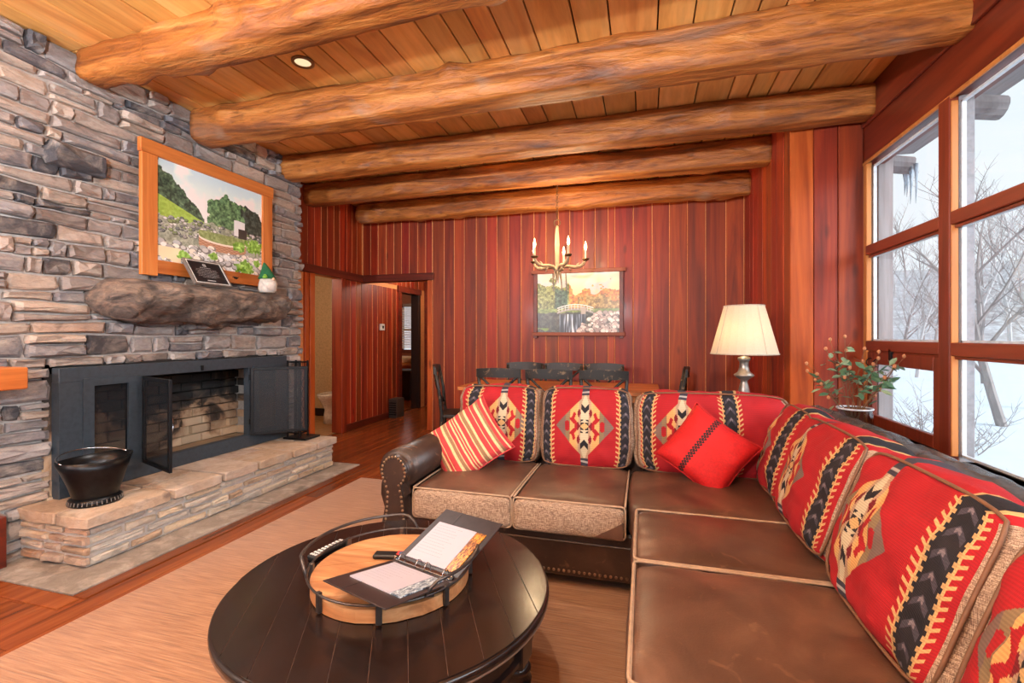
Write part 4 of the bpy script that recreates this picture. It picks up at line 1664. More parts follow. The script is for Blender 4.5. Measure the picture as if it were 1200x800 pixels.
M_HAT = plain('green_felt', rgb(34, 104, 66), 0.9)
M_BEARD = plain('white_beard_wool', rgb(214, 208, 200), 0.95)
M_CLOVER = plain('light_green_trim', rgb(120, 176, 60), 0.8)
t = thing('gnome_figurine', (-3.27, 3.47, 1.687), 'small gnome figurine with pointed green hat and white beard on the mantel end', 'figurine')
bm = B()
lathe(bm, [(0, 0), (0.062, 0.0), (0.072, 0.03), (0.07, 0.07), (0.058, 0.12), (0.03, 0.16), (0, 0.165)], 0, 0, 20)
obj('body', bm, M_BEARD, t, smooth=True)
bm = B()
for k in range(16):
    a = -1.2 + 2.4 * k / 15
    tube(bm, [(0.05 * math.cos(a), 0.05 * math.sin(a), 0.125), (0.075 * math.cos(a), 0.07 * math.sin(a), 0.08), (0.082 * math.cos(a * 0.7), 0.06 * math.sin(a * 0.7), 0.03 - 0.02 * math.cos(a))], [0.014, 0.014, 0.004], 6)
obj('beard', bm, M_BEARD, t, smooth=True)
bm = B()
lathe(bm, [(0.0, 0.118), (0.066, 0.118), (0.074, 0.126), (0.064, 0.145), (0.045, 0.19), (0.026, 0.23), (0.008, 0.262), (0, 0.266)], 0, 0, 20)
for v in bm.verts:
    v.co.y -= 0.5 * max(0, v.co.z - 0.16) ** 1.2
obj('hat', bm, M_HAT, t, smooth=True)
bm = B()
ball(bm, (0.068, 0, 0.118), 0.016)
obj('nose', bm, plain('gnome_nose', rgb(222, 172, 142), 0.7), t, smooth=True)
bm = B()
for k in range(3):
    ball(bm, (0.03 + 0.01 * k, -0.066, 0.13 + 0.014 * (k % 2)), 0.014)
obj('clover_trim', bm, M_CLOVER, t, smooth=True)

# ------------------------------------------------------------------ coal bucket and tool stand on the hearth
M_BUCKET = plain('worn_black_bucket', rgb(40, 40, 42), 0.32, 0.75)
t = thing('coal_bucket', (-3.21, 2.06, 0.297), 'black flared metal coal bucket with a bail handle on the hearth end', 'bucket')
bm = B()
n = 40
rows_ = [(0.106, 0.028), (0.110, 0.045), (0.132, 0.12), (0.150, 0.20), (0.164, 0.26)]
R = []
for (r_, z_) in rows_ + [(r_ - 0.005, z_) for r_, z_ in rows_[::-1]]:
    ring = []
    for j in range(n):
        a = 2 * PI * j / n
        k = max(0, (z_ - 0.13) / 0.135)
        lip = k * (0.036 * max(0, math.cos(a + PI / 2)) ** 3 + 0.03 * max(0, math.cos(a - PI / 2)) ** 3)
        rr = r_ + lip
        ring.append(bm.verts.new((rr * math.cos(a) * (1 - 0.10 * k), rr * math.sin(a), z_ + lip * 0.25)))
    R.append(ring)
for A, Cc in zip(R, R[1:]):
    for j in range(n):
        bm.faces.new((A[j], A[(j + 1) % n], Cc[(j + 1) % n], Cc[j]))
bm.faces.new(R[0])
bm.faces.new(R[-1])
obj('bucket_body', bm, M_BUCKET, t, smooth=True)
bm = B()
lathe(bm, [(0.10, 0.0), (0.132, 0.0), (0.126, 0.028), (0.108, 0.040), (0.10, 0.040)], 0, 0, 40)
ft = obj('foot_ring', bm, M_BUCKET, t, smooth=True)
for k in range(36):
    a = 2 * PI * k / 36
    bm = B()
    tube(bm, [(0.131 * math.cos(a), 0.131 * math.sin(a), 0.006), (0.126 * math.cos(a), 0.126 * math.sin(a), 0.027)], 0.0028, 5)
    obj('foot_rib', bm, M_GREYFRAME, ft)
bm = B()
tube(bm, [(-0.165 * math.sin(PI * k / 16), 0.178 * math.cos(PI * k / 16), 0.262 + 0.035 * math.sin(PI * k / 16)) for k in range(17)], 0.0045, 8)
obj('bail_handle', bm, M_CHROME, t, smooth=True)

t = thing('fireplace_tool_rack', (-3.27, 3.86, 0.297), 'tall narrow black iron rack with scrolled side panel at the right end of the hearth', 'rack')
bm = B()
box(bm, -0.10, 0.16, -0.09, 0.13, 0.0, 0.018, 0.004)
obj('base_plate', bm, M_IRON, t)
for sx in (-0.07, 0.07):
    for sy in (-0.055, 0.055):
        bm = B()
        box(bm, sx - 0.008, sx + 0.008, sy - 0.008, sy + 0.008, 0.018, 0.76, 0.002)
        obj('post', bm, M_IRON, t)
for zz in (0.06, 0.69, 0.745):
    bm = B()
    for q in ((-0.07, 0.07, -0.061, -0.049), (-0.07, 0.07, 0.049, 0.061), (-0.076, -0.064, -0.055, 0.055), (0.064, 0.076, -0.055, 0.055)):
        box(bm, q[0], q[1], q[2], q[3], zz - 0.006, zz + 0.006)
    obj('rail', bm, M_IRON, t)
for k in range(6):
    bm = B()
    z0 = 0.09 + k * 0.10
    for s in (-1, 1):
        tube(bm, [(0.07, s * 0.006 + s * 0.022 * math.sin(PI * q / 8), z0 + 0.0115 * q) for q in range(9)], 0.004, 6)
    obj('scroll', bm, M_IRON, t, smooth=True)
bm = B()
for k in range(5):
    tube(bm, [(0.07, -0.04 + k * 0.02, 0.695), (0.07, -0.04 + k * 0.02, 0.742)], 0.003, 5)
obj('top_pickets', bm, M_IRON, t)
for k, (x_, y_) in enumerate(((-0.02, -0.02), (0.02, 0.02), (-0.02, 0.025))):
    bm = B()
    tube(bm, [(x_, y_, 0.03), (x_, y_, 0.70)], 0.006, 8)
    obj('fire_tool', bm, M_IRON, t)

# ------------------------------------------------------------------ rug
def rug_mat():
    m = NT('tan_rug')
    v = m.coords((0.25, 6, 1), False)
    n1 = m.noise(v, 22, 4, 0.3)
    n2 = m.noise(m.coords((1, 1, 1), False), 1.6, 3)
    c = m.ramp(n1, [(0.3, rgb(124, 80, 48)), (0.5, rgb(158, 110, 72)), (0.7, rgb(182, 138, 100))])
    c = m.mix(c, rgb(150, 104, 70), m.ramp(n2, [(0.4, (0, 0, 0, 1)), (0.7, (0.5, 0.5, 0.5, 1))]))
    m.color(c)
    m.setb(Roughness=0.85)
    m.b.inputs['Sheen Weight'].default_value = 0.4
    m.bump(n1, 0.5, 0.006)
    return m.m


bm = B()
prism(bm, [(-2.49, 0.4), (0.35, 0.4), (0.35, 3.68), (-1.2, 3.70), (-2.475, 3.73)], 'z', 0.001, 0.013)
bmesh.ops.bevel(bm, geom=[e for e in bm.edges], offset=0.004, segments=1, affect='EDGES')
tag(objw('area_rug', bm, rug_mat()), 'large tan ribbed area rug under the round coffee table', 'rug')

# ------------------------------------------------------------------ sectional sofa
def leather_mat(name='brown_leather', cols=((74, 50, 39), (97, 68, 53), (118, 86, 67))):
    m = NT(name)
    v = m.coords((1, 1, 1), True)
    n1 = m.noise(v, 4, 5, 0.6)
    n2 = m.noise(v, 160, 2)
    n3 = m.noise(v, 14, 5, 1.2)
    c = m.ramp(n1, [(0.3, rgb(*cols[0])), (0.55, rgb(*cols[1])), (0.75, rgb(*cols[2]))])
    c = m.mix(c, rgb(150, 112, 84), m.ramp(n3, [(0.62, (0, 0, 0, 1)), (0.8, (0.5, 0.5, 0.5, 1))]))
    m.color(c)
    m.setb(Roughness=0.36)
    m.bump(m.mix(n2, n3, 0.5), 0.22, 0.006)
    return m.m


def tweed_mat():
    m = NT('brown_tweed')
    w1 = m.noise(m.coords((1, 1, 14), False), 46, 3)
    w2 = m.noise(m.coords((14, 14, 1), False), 46, 3)
    f = m.mix(w1, w2, 0.5)
    c = m.ramp(f, [(0.36, rgb(84, 60, 48)), (0.5, rgb(150, 122, 100)), (0.62, rgb(206, 180, 152))])
    m.color(c)
    m.setb(Roughness=0.9)
    m.bump(f, 0.4, 0.004)
    return m.m


M_LEATH = leather_mat()
M_LEATHD = leather_mat('dark_shaded_leather', ((44, 29, 24), (58, 40, 32), (76, 54, 44)))  # darker arm leather; on the base rail the shade is put into the colour
M_TWEED = tweed_mat()
M_PIPE = plain('beige_piping', rgb(176, 146, 118), 0.75)
M_PIPEB = plain('brown_piping', rgb(122, 84, 58), 0.6)
M_NAIL = plain('antique_brass_nail', rgb(158, 134, 108), 0.32, 0.9)
M_FOOT = plain('dark_sofa_foot', rgb(36, 24, 20), 0.5)

sofa = thing('sectional_sofa', (0.0, 2.6, 0), 'brown leather sectional sofa with tweed seat fronts and patterned back cushions along two walls', 'sofa')


def sb(name, mats, parent, cx, cy, cz, w, d, h, M=None, smooth=True, **kw):
    bm = soft_box(w, d, h, **kw)
    if M is not None:
        bm.transform(M)
    o = obj(name, bm, mats, parent, Vector((cx, cy, cz)) - wloc(parent), smooth)
    return o


def rounded_loop(w, h, r=0.02, k=5):
    pts = []
    for sx, sz, a0 in ((1, 1, 0), (-1, 1, 90), (-1, -1, 180), (1, -1, 270)):
        for q in range(k):
            a = math.radians(a0 + 90 * q / (k - 1))
            pts.append((sx * (w / 2 - r) + r * math.cos(a), sz * (h / 2 - r) + r * math.sin(a)))
    return pts


# base, arms, back
bm = B()
box(bm, -1.22, 1.12, 2.37, 3.30, 0.075, 0.318, 0.012)
objw('base_rail', bm, M_LEATHD, sofa)
bm = B()
box(bm, 0.02, 1.12, 0.42, 2.37, 0.075, 0.318, 0.012)
objw('base_rail', bm, M_LEATHD, sofa)
bm = B()
tube(bm, [(-1.21, 2.366, 0.255), (0.02, 2.366, 0.255)], 0.005, 6)
tube(bm, [(0.016, 2.36, 0.255), (0.016, 0.44, 0.255)], 0.005, 6)
objw('base_piping', bm, M_LEATHD, sofa)
bm = B()
k = -1.20
while k < 0.02:
    ball(bm, (k, 2.369, 0.105), 0.0085, 6, 4, (1, 0.5, 1))
    k += 0.026
k = 2.35
while k > 0.45:
    ball(bm, (0.019, k, 0.105), 0.0085, 6, 4, (0.5, 1, 1))
    k -= 0.026
objw('nailheads', bm, M_NAIL, sofa)['kind'] = 'stuff'
for fx, fy in ((-1.15, 2.45), (0.1, 2.3), (0.1, 0.5), (1.0, 0.5), (1.02, 3.2), (-1.15, 3.2)):
    bm = B()
    lathe(bm, [(0.03, 0.013), (0.045, 0.06), (0.045, 0.078)], fx, fy, 14)
    objw('foot', bm, M_FOOT, sofa)


def back_profile(x0, x1, z0, z1):
    r = (x1 - x0) / 2
    pts = [(x0, z0), (x1, z0), (x1, z1 - r)]
    pts += [((x0 + x1) / 2 + r * math.cos(a), z1 - r + r * math.sin(a)) for a in [PI * q / 10 for q in range(1, 10)]]
    pts += [(x0, z1 - r)]
    return pts


bm = B()
prism(bm, back_profile(0.97, 1.17, 0.1, 0.835), 'y', 0.42, 3.35)
objw('back_rest', bm, M_LEATH, sofa, smooth=False)
bm = B()
prism(bm, [(y_, z_) for y_, z_ in back_profile(3.16, 3.35, 0.1, 0.85)], 'x', -1.28, 0.96)
objw('back_rest', bm, M_LEATH, sofa)
# soft leather flap over the window-side back with a brown welt, rumpled
bm = B()
pts = []
N = 80
grid = []
for i in range(N + 1):
    y = 0.5 + (3.28 - 0.5) * i / N
    ring = []
    for j in range(9):
        t = j / 8
        e = 0.014 * nz(y * 5, t * 3, 2) + 0.012 * nz(y * 13, t * 4, 5)
        x = 0.925 + 0.20 * t
        z = 0.822 + 0.045 * math.sin(PI * (0.25 + 0.65 * t)) + e - 0.03 * max(0, 0.3 - t)
        ring.append(bm.verts.new((x + 0.015 * nz(y * 4, 7), y, z)))
        if j == 0:
            pts.append((x + 0.015 * nz(y * 4, 7), y, z + 0.004))
    grid.append(ring)
for A, Cc in zip(grid, grid[1:]):
    for j in range(8):
        bm.faces.new((A[j], A[j + 1], Cc[j + 1], Cc[j]))
r = bmesh.ops.solidify(bm, geom=list(bm.faces), thickness=0.02)
M_FLAP = plain('sheened_brown_leather', rgb(118, 108, 104), 0.2)  # window sheen on the brown leather is put into this grey
fl_ = objw('leather_flap', bm, M_FLAP, sofa, smooth=True)
bm = B()
tube(bm, pts, 0.007, 6)
objw('welt', bm, M_PIPEB, fl_, smooth=True)


def arm_outline(cx, s):
    """scroll arm seen from the front, outside towards s"""
    pts = []
    for q in range(0, 19):
        a = math.radians(-62 + 284 * q / 18)
        pts.append((cx - s * 0.105 * math.cos(a) * -1 if False else cx + 0.112 * math.cos(a), 0.562 + 0.112 * math.sin(a)))
    pts += [(cx - 0.055, 0.44), (cx - 0.062, 0.36), (cx - 0.085, 0.25), (cx - 0.10, 0.16), (cx - 0.10, 0.075), (cx + 0.10, 0.075), (cx + 0.10, 0.30), (cx + 0.075, 0.42)]
    return pts


CXA = -1.305
bm = B()
prism(bm, arm_outline(CXA, -1), 'y', 2.285, 3.34)
bmesh.ops.bevel(bm, geom=[e for e in bm.edges if abs(e.verts[0].co.y - e.verts[1].co.y) < 1e-5], offset=0.03, segments=3, affect='EDGES')
arm = objw('arm', bm, M_LEATHD, sofa, smooth=True)
bm = B()
inner = [(CXA + (p[0] - CXA) * 0.72, 0.565 + (p[1] - 0.565) * 0.72 if p[1] > 0.45 else p[1] + 0.012) for p in arm_outline(CXA, -1)]
prism(bm, inner, 'y', 2.268, 2.29)
bmesh.ops.bevel(bm, geom=[e for e in bm.edges if abs(e.verts[0].co.y - e.verts[1].co.y) < 1e-5], offset=0.006, segments=1, affect='EDGES')
objw('arm_panel', bm, M_LEATHD, arm)
bm = B()
for i, p in enumerate(inner):
    q = inner[(i + 1) % len(inner)]
    L = math.hypot(q[0] - p[0], q[1] - p[1])
    m = max(1, int(L / 0.022))
    for k in range(m):
        x_, z_ = p[0] + (q[0] - p[0]) * k / m, p[1] + (q[1] - p[1]) * k / m
        if z_ > 0.1:
            ball(bm, (CXA + (x_ - CXA) * 0.86, 2.266, z_), 0.008, 8, 5, (1, 0.6, 1))
objw('nailheads', bm, M_NAIL, arm)['kind'] = 'stuff'
bm = B()
for yy_ in (2.36, 2.42):
    tube(bm, [(CXA + 0.107 * math.cos(a), yy_ + 0.02 * math.sin(a * 2), 0.565 + 0.107 * math.sin(a)) for a in [math.radians(60 + 100 * q / 10) for q in range(11)]], 0.0035, 5)
objw('pleat', bm, M_PIPEB, arm)
# near end arm, outside the picture, closes the sofa
bm = B()
prism(bm, [(y_, z_) for y_, z_ in back_profile(0.36, 0.53, 0.075, 0.64)], 'x', 0.0, 1.15)
objw('arm', bm, M_LEATH, sofa)

# seat cushions
SZ = 0.395
for i, (xa, xb) in enumerate(((-1.215, -0.655), (-0.648, -0.085), (-0.078, 0.66))):
    w = xb - xa
    s = sb('seat_cushion', M_LEATH, sofa, (xa + xb) / 2, 2.66, SZ, w, 0.70, 0.16, n=20, k=12, bulge=(0.006, 0.01, 0.018), wr=0.006, seed=i * 3.3)
    if i < 2:
        f = sb('front_panel', M_TWEED, s, (xa + xb) / 2, 2.326, SZ - 0.004, w - 0.012, 0.05, 0.150, n=14, k=10, bulge=(0, 0.016, 0.004), wr=0.002, seed=i)
        bm = B()
        lp = rounded_loop(w - 0.004, 0.158, 0.02)
        tube(bm, [((xa + xb) / 2 + p[0], 2.316 - 0.006 * (1 - (2 * p[0] / w) ** 2), SZ + p[1]) for p in lp], 0.0052, 6, closed=True)
        for sx in (-1, 1):
            tube(bm, [((xa + xb) / 2 + sx * (w / 2 - 0.004), 2.32 + 0.64 * q / 6, SZ + 0.079 + 0.003 * math.sin(PI * q / 6)) for q in range(7)], 0.0052, 6)
        objw('piping', bm, M_PIPE, s, smooth=True)
        if i == 1:
            bm = B()
            xr = xb - 0.012
            prism(bm, [(xr, SZ - 0.07), (xr, SZ + 0.01), (xr - 0.14, SZ - 0.07)], 'y', 2.291, 2.31)
            objw('leather_patch', bm, M_LEATH, s)
for i, (ya, yb) in enumerate(((1.79, 2.315), (1.145, 1.783), (0.54, 1.138))):
    w = yb - ya
    s = sb('seat_cushion', M_LEATH, sofa, 0.31, (ya + yb) / 2, SZ, 0.70, w, 0.16, n=20, nd=18, k=12, bulge=(0.012, 0.006, 0.02), wr=0.007, seed=9 + i * 2.7)
    bm = B()
    lp = rounded_loop(0.694, w - 0.004, 0.025)
    tube(bm, [(0.31 + p[0], (ya + yb) / 2 + p[1], SZ + 0.079) for p in lp], 0.0055, 6, closed=True)
    tube(bm, [(-0.034, (ya + yb) / 2 + p[0], SZ + p[1] - 0.002) for p in rounded_loop(w - 0.006, 0.156, 0.02)], 0.0052, 6, closed=True)
    objw('piping', bm, M_PIPE, s, smooth=True)

# back cushions: wool weave fronts, tweed sides
KIL = []


def back_cushion(cx, cy, cz, w, h, t, lean, rz, arr, seed, name):
    mat = img_mat(name, arr, 0.82, weave=True)
    bm = soft_box(w, t, h, n=30, nd=8, k=7, bulge=(0.008, 0.05, 0.025), wr=0.016, seed=seed, side_mat=1)
    M = Matrix.Rotation(rz, 4, 'Z') @ Matrix.Rotation(-lean, 4, 'X')
    bm.transform(M)
    o = obj('back_cushion', bm, [mat, M_TWEED], sofa, Vector((cx, cy, cz)) - wloc(sofa), True)
    bm = B()
    lp = []
    for s_ in range(4):
        for i in range(14):
            q = -1 + 2 * i / 14
            a, b = ((q, -1), (1, q), (-q, 1), (-1, -q))[s_]
            e_ = soft_pt((a, -0.93, b), w, t, h, 7, (0.008, 0.05, 0.025))[1]
            lp.append(M @ Vector((e_.x * 1.012, e_.y, e_.z * 1.014)))
    tube(bm, lp, 0.005, 6, closed=True)
    obj('welt', bm, M_PIPEB, o, smooth=True)
    return o


LN = math.radians(13)
back_cushion(-0.945, 3.10, 0.695, 0.575, 0.50, 0.20, LN, 0, kilim(420, 380, [0.57], [0.19, 0.91], 31), 1.0, 'woven_cushion_1')
back_cushion(-0.362, 3.10, 0.698, 0.585, 0.50, 0.20, LN, 0, kilim(420, 380, [0.5], [0.055, 0.945], 32), 2.0, 'woven_cushion_2')
back_cushion(0.385, 3.11, 0.69, 0.90, 0.49, 0.20, LN, 0, kilim(640, 380, [0.315], [0.07, 0.615], 33, ws=0.64), 3.0, 'woven_cushion_3')
LR = math.radians(20)
back_cushion(0.775, 2.745, 0.68, 0.46, 0.46, 0.20, LR, -PI / 2, kilim(400, 380, [0.16], [0.76], 34, ws=1.2), 4.0, 'woven_cushion_4')
back_cushion(0.762, 2.205, 0.68, 0.66, 0.46, 0.21, LR, -PI / 2, kilim(560, 420, [0.30], [0.845], 35, ws=0.95), 5.0, 'woven_cushion_5')
back_cushion(0.755, 1.535, 0.68, 0.66, 0.46, 0.21, LR, -PI / 2, kilim(560, 420, [0.32], [0.855], 36, ws=0.95), 6.0, 'woven_cushion_6')
back_cushion(0.755, 0.885, 0.68, 0.62, 0.46, 0.20, LR, -PI / 2, kilim(420, 380, [0.35], [0.86], 37, ws=0.95), 7.0, 'woven_cushion_7')

# throw pillows
def place_pillow(name, w, h, t, loc, roll, lean, rz, mat, label, seed):
    bm = pillow(w, h, t, seed=seed, wr=0.012)
    M = Matrix.Rotation(rz, 4, 'Z') @ Matrix.Rotation(-lean, 4, 'X') @ Matrix.Rotation(roll, 4, 'Y')
    bm.transform(M)
    o = obj(name, bm, mat, None, loc, True)
    tag(o, label, 'pillow')
    bm = B()
    n = 22
    loop = []
    for s_ in range(4):
        for i in range(n):
            q = -1 + 2 * i / n
            a, b = ((q, -1), (1, q), (-q, 1), (-1, -q))[s_]
            loop.append(M @ Vector((a * w / 2 * (1 - 0.09 * (1 - b * b) * abs(a) ** 3), 0, b * h / 2 * (1 - 0.09 * (1 - a * a) * abs(b) ** 3))))
    tube(bm, loop, 0.004, 5, closed=True)
    obj('seam', bm, mat, o, smooth=True)
    return o


place_pillow('throw_pillow', 0.47, 0.43, 0.15, (-1.065, 2.75, 0.635), math.radians(-42), math.radians(30), math.radians(-6), img_mat('striped_cloth', stripes_cloth(400, 400), 0.8, weave=True), 'striped red and tan throw pillow leaning at the left end of the sofa', 1.1)
place_pillow('throw_pillow', 0.41, 0.39, 0.17, (0.335, 2.82, 0.655), math.radians(35), math.radians(24), math.radians(-8), img_mat('red_cloth', red_trim_cloth(400, 400), 0.75), 'plain red throw pillow with a black trim band in the sofa corner', 5.3)

# ------------------------------------------------------------------ coffee table
def espresso_mat(name='espresso_wood'):
    m = NT(name)
    v = m.coords((1, 0.1, 1), False)
    n1 = m.noise(v, 14, 5, 0.6)
    n2 = m.noise(m.coords((1, 1, 1), False), 9, 6, 0.4, 0.7)
    n3 = m.noise(m.coords((2, 0.15, 1), False), 60, 3)
    c = m.ramp(n1, [(0.3, rgb(26, 18, 16)), (0.7, rgb(42, 28, 24))])
    c = m.mix(c, rgb(120, 92, 76), m.ramp(n3, [(0.76, (0, 0, 0, 1)), (0.84, (0.4, 0.4, 0.4, 1))]))
    m.color(c)
    rr = m.ramp(n2, [(0.35, (0.16, 0.16, 0.16, 1)), (0.65, (0.23, 0.23, 0.23, 1))])
    m.link(rr, m.b.inputs['Roughness'])
    m.bump(n1, 0.06, 0.003)
    return m.m


M_ESP = espresso_mat()
M_WORN = plain('worn_edge', rgb(112, 84, 68), 0.5)
TC = Vector((-0.845, 1.465, 0))
TR, TZ = 0.535, 0.45
ct = thing('coffee_table', TC, 'round dark espresso coffee table with plank top on the rug', 'table')
ANG = math.atan2(0.48, 0.88)   # seams run 28 degrees off the room's long axis
top = bpy.data.objects.new('tabletop', None)
COL.objects.link(top)
top.parent = ct
top.location = (0, 0, TZ)
top.rotation_euler = (0, 0, ANG)
seams = [-0.536 + 0.09746 * k for k in range(12)]
rd = random.Random(2)
for a, b in zip(seams, seams[1:]):
    a2, b2 = a + 0.0008, b - 0.0008
    poly = []
    for x_ in [a2 + (b2 - a2) * q / 6 for q in range(7)]:
        poly.append((x_, -math.sqrt(max(0, TR * TR - x_ * x_))))
    for x_ in [b2 - (b2 - a2) * q / 6 for q in range(7)]:
        poly.append((x_, math.sqrt(max(0, TR * TR - x_ * x_))))
    cl_ = []
    for p in poly:
        if not cl_ or math.hypot(p[0] - cl_[-1][0], p[1] - cl_[-1][1]) > 1e-4:
            cl_.append(p)
    if math.hypot(cl_[0][0] - cl_[-1][0], cl_[0][1] - cl_[-1][1]) < 1e-4:
        cl_.pop()
    bm = B()
    prism(bm, cl_, 'z', -0.010, -rd.uniform(0, 0.0006))
    bmesh.ops.bevel(bm, geom=[e for e in bm.edges if abs(e.verts[0].co.z - e.verts[1].co.z) < 0.004 and e.verts[0].co.z > -0.01], offset=0.0008, segments=1, affect='EDGES')
    obj('plank', bm, M_ESP, top)
bm = B()
lathe(bm, [(0, -0.016), (TR - 0.01, -0.016), (TR - 0.01, -0.0028), (0, -0.0028)], 0, 0, 48)
obj('seam_board', bm, M_WORN, top)
bm = B()
lathe(bm, [(TR - 0.03, -0.012), (TR + 0.0, -0.004), (TR + 0.007, -0.010), (TR + 0.009, -0.02), (TR + 0.003, -0.032), (TR - 0.012, -0.038), (TR - 0.03, -0.038)], 0, 0, 72)
obj('rim_moulding', bm, M_ESP, top, smooth=True)
bm = B()
tube(bm, [((TR + 0.004) * math.cos(2 * PI * k / 72), (TR + 0.004) * math.sin(2 * PI * k / 72), -0.034) for k in range(72)], 0.0035, 5, closed=True)
obj('worn_bead', bm, M_WORN, top, smooth=True)
bm = B()
lathe(bm, [(0.44, 0.30), (0.485, 0.30), (0.495, 0.306), (0.495, 0.318), (0.485, 0.324), (0.485, 0.412), (0.44, 0.412)], 0, 0, 64)
obj('apron', bm, M_ESP, ct, smooth=False)
for k in range(4):
    a = math.radians(-6 + 90 * k)
    bm = B()
    M = Matrix.Rotation(a, 4, 'Z')
    box(bm, 0.43, 0.50, -0.045, 0.045, 0.285, 0.412, 0.004, 0, M)
    st_ = obj('stile_block', bm, M_ESP, ct)
    bm = B()
    lathe(bm, [(0.0, 0.013), (0.022, 0.013), (0.03, 0.03), (0.034, 0.06), (0.024, 0.085), (0.03, 0.10), (0.028, 0.15), (0.042, 0.21), (0.046, 0.235), (0.03, 0.25), (0.044, 0.262), (0.044, 0.272), (0.034, 0.285), (0, 0.285)], 0.465 * math.cos(a), 0.465 * math.sin(a), 20)
    obj('leg', bm, M_ESP, ct, smooth=True)

# ------------------------------------------------------------------ tray, binder, remotes
M_TRAYW = wood('worn_tray_wood', [rgb(132, 78, 44), rgb(190, 132, 84), rgb(220, 176, 128)], 0, 9, 0.45, 0.10, 0.95, 1.05, 0.6, 0, 0.2, rand=False)
M_PEWTER = plain('pewter_iron', rgb(92, 86, 84), 0.35, 0.8)
tr = thing('serving_tray', (-0.85, 1.47, TZ), 'round wooden serving tray with pewter rail and handles on the coffee table', 'tray')
TRR = 0.266
strips = [-TRR + 2 * TRR * k / 5 for k in range(6)]
for a, b in zip(strips, strips[1:]):
    cl_ = []
    for x_ in [a + 0.001 + (b - a - 0.002) * q / 6 for q in range(7)]:
        cl_.append((x_, -math.sqrt(max(0, TRR ** 2 - x_ * x_))))
    for x_ in [b - 0.001 - (b - a - 0.002) * q / 6 for q in range(7)]:
        cl_.append((x_, math.sqrt(max(0, TRR ** 2 - x_ * x_))))
    bm = B()
    prism(bm, cl_, 'z', 0.002, 0.042)
    bm.transform(Matrix.Rotation(math.radians(-62), 4, 'Z'))
    obj('tray_board', bm, M_TRAYW, tr)
bm = B()
tube(bm, [(0.276 * math.cos(2 * PI * k / 64), 0.276 * math.sin(2 * PI * k / 64), 0.062) for k in range(64)], 0.004, 6, closed=True)
obj('rail', bm, M_PEWTER, tr, smooth=True)
for k in range(8):
    a = math.radians(22 + 45 * k)
    bm = B()
    M = Matrix.Rotation(a, 4, 'Z')
    box(bm, 0.265, 0.279, -0.009, 0.009, 0.004, 0.068, 0.002, 0, M)
    obj('bracket', bm, M_PEWTER, tr)
for (a0, a1) in ((98, 222), (-40, 66)):
    bm = B()
    pts = []
    for q in range(29):
        t_ = q / 28
        a = math.radians(a0 + (a1 - a0) * t_)
        e = min(1, t_ / 0.10, (1 - t_) / 0.10)
        pts.append(((0.276 + 0.022 * e) * math.cos(a), (0.276 + 0.022 * e) * math.sin(a), 0.062 + 0.048 * math.sin(e * PI / 2)))
    # curl back under at both ends
    for end in (0, -1):
        a = math.radians((a0 if end == 0 else a1) + (6 if end == 0 else -6))
        pt = (0.278 * math.cos(a), 0.278 * math.sin(a), 0.058)
        pts = [pt] + pts if end == 0 else pts + [pt]
    tube(bm, pts, 0.0055, 8)
    obj('handle', bm, M_PEWTER, tr, smooth=True)

M_BIND = plain('black_binder_vinyl', rgb(52, 42, 42), 0.35)
bd = thing('ring_binder', (-0.72, 1.445, 0.512), 'open black ring binder with printed pages lying across the serving tray', 'binder')
sp_dir = math.atan2(-0.30, 0.954)
bd.rotation_euler = (0, 0, sp_dir)
BL, BW = 0.275, 0.275       # along the spine, cover width


def on_plane(o, tilt, sgn):
    """child empties would be a level more; bake the tilt about the spine into the mesh"""
    return Matrix.Translation((0, sgn * 0.016, 0)) @ Matrix.Rotation(tilt, 4, 'X')


bm = B()
box(bm, -BL / 2, BL / 2, -0.018, 0.018, -0.004, 0.0, 0.001)
obj('spine', bm, M_BIND, bd)


def cover(tilt, sgn, arr_page, arr_pic, lab):
    M = on_plane(None, tilt, sgn)
    y0, y1 = sorted((0, sgn * BW))
    bm = B()
    box(bm, -BL / 2, BL / 2, y0, y1, -0.004, 0.0, 0.001, 0, M)
    c = obj('cover', bm, M_BIND, bd)
    bm = B()
    ys, ye = sorted((sgn * (BW - 0.075), sgn * (BW - 0.07)))
    box(bm, -0.055, -0.05, *sorted((sgn * 0.20, sgn * BW)), 0.0, 0.0012, 0, 0, M)
    obj('cover_seam', bm, M_PEWTER, c)
    # page stack: sheet with print on the left, picture strip on its right edge
    for nm, xa, xb, zt, arr, rgh in (('page', -BL / 2 + 0.03, BL / 2 - 0.065, 0.004, arr_page, 0.5), ('page_picture', BL / 2 - 0.064, BL / 2 - 0.022, 0.0035, arr_pic, 0.3)):
        bm = B()
        uv = bm.loops.layers.uv.new('UVMap')
        ya, yb = sorted((sgn * 0.012, sgn * 0.20))
        box(bm, xa, xb, ya, yb, 0.0005, zt)
        for f in bm.faces:
            for l in f.loops:
                l[uv].uv = ((l.vert.co.x - xa) / (xb - xa), (l.vert.co.y - ya) / (yb - ya))
        bm.transform(M)
        obj(nm, bm, img_mat(lab + nm, arr, rgh), bd)
    return c


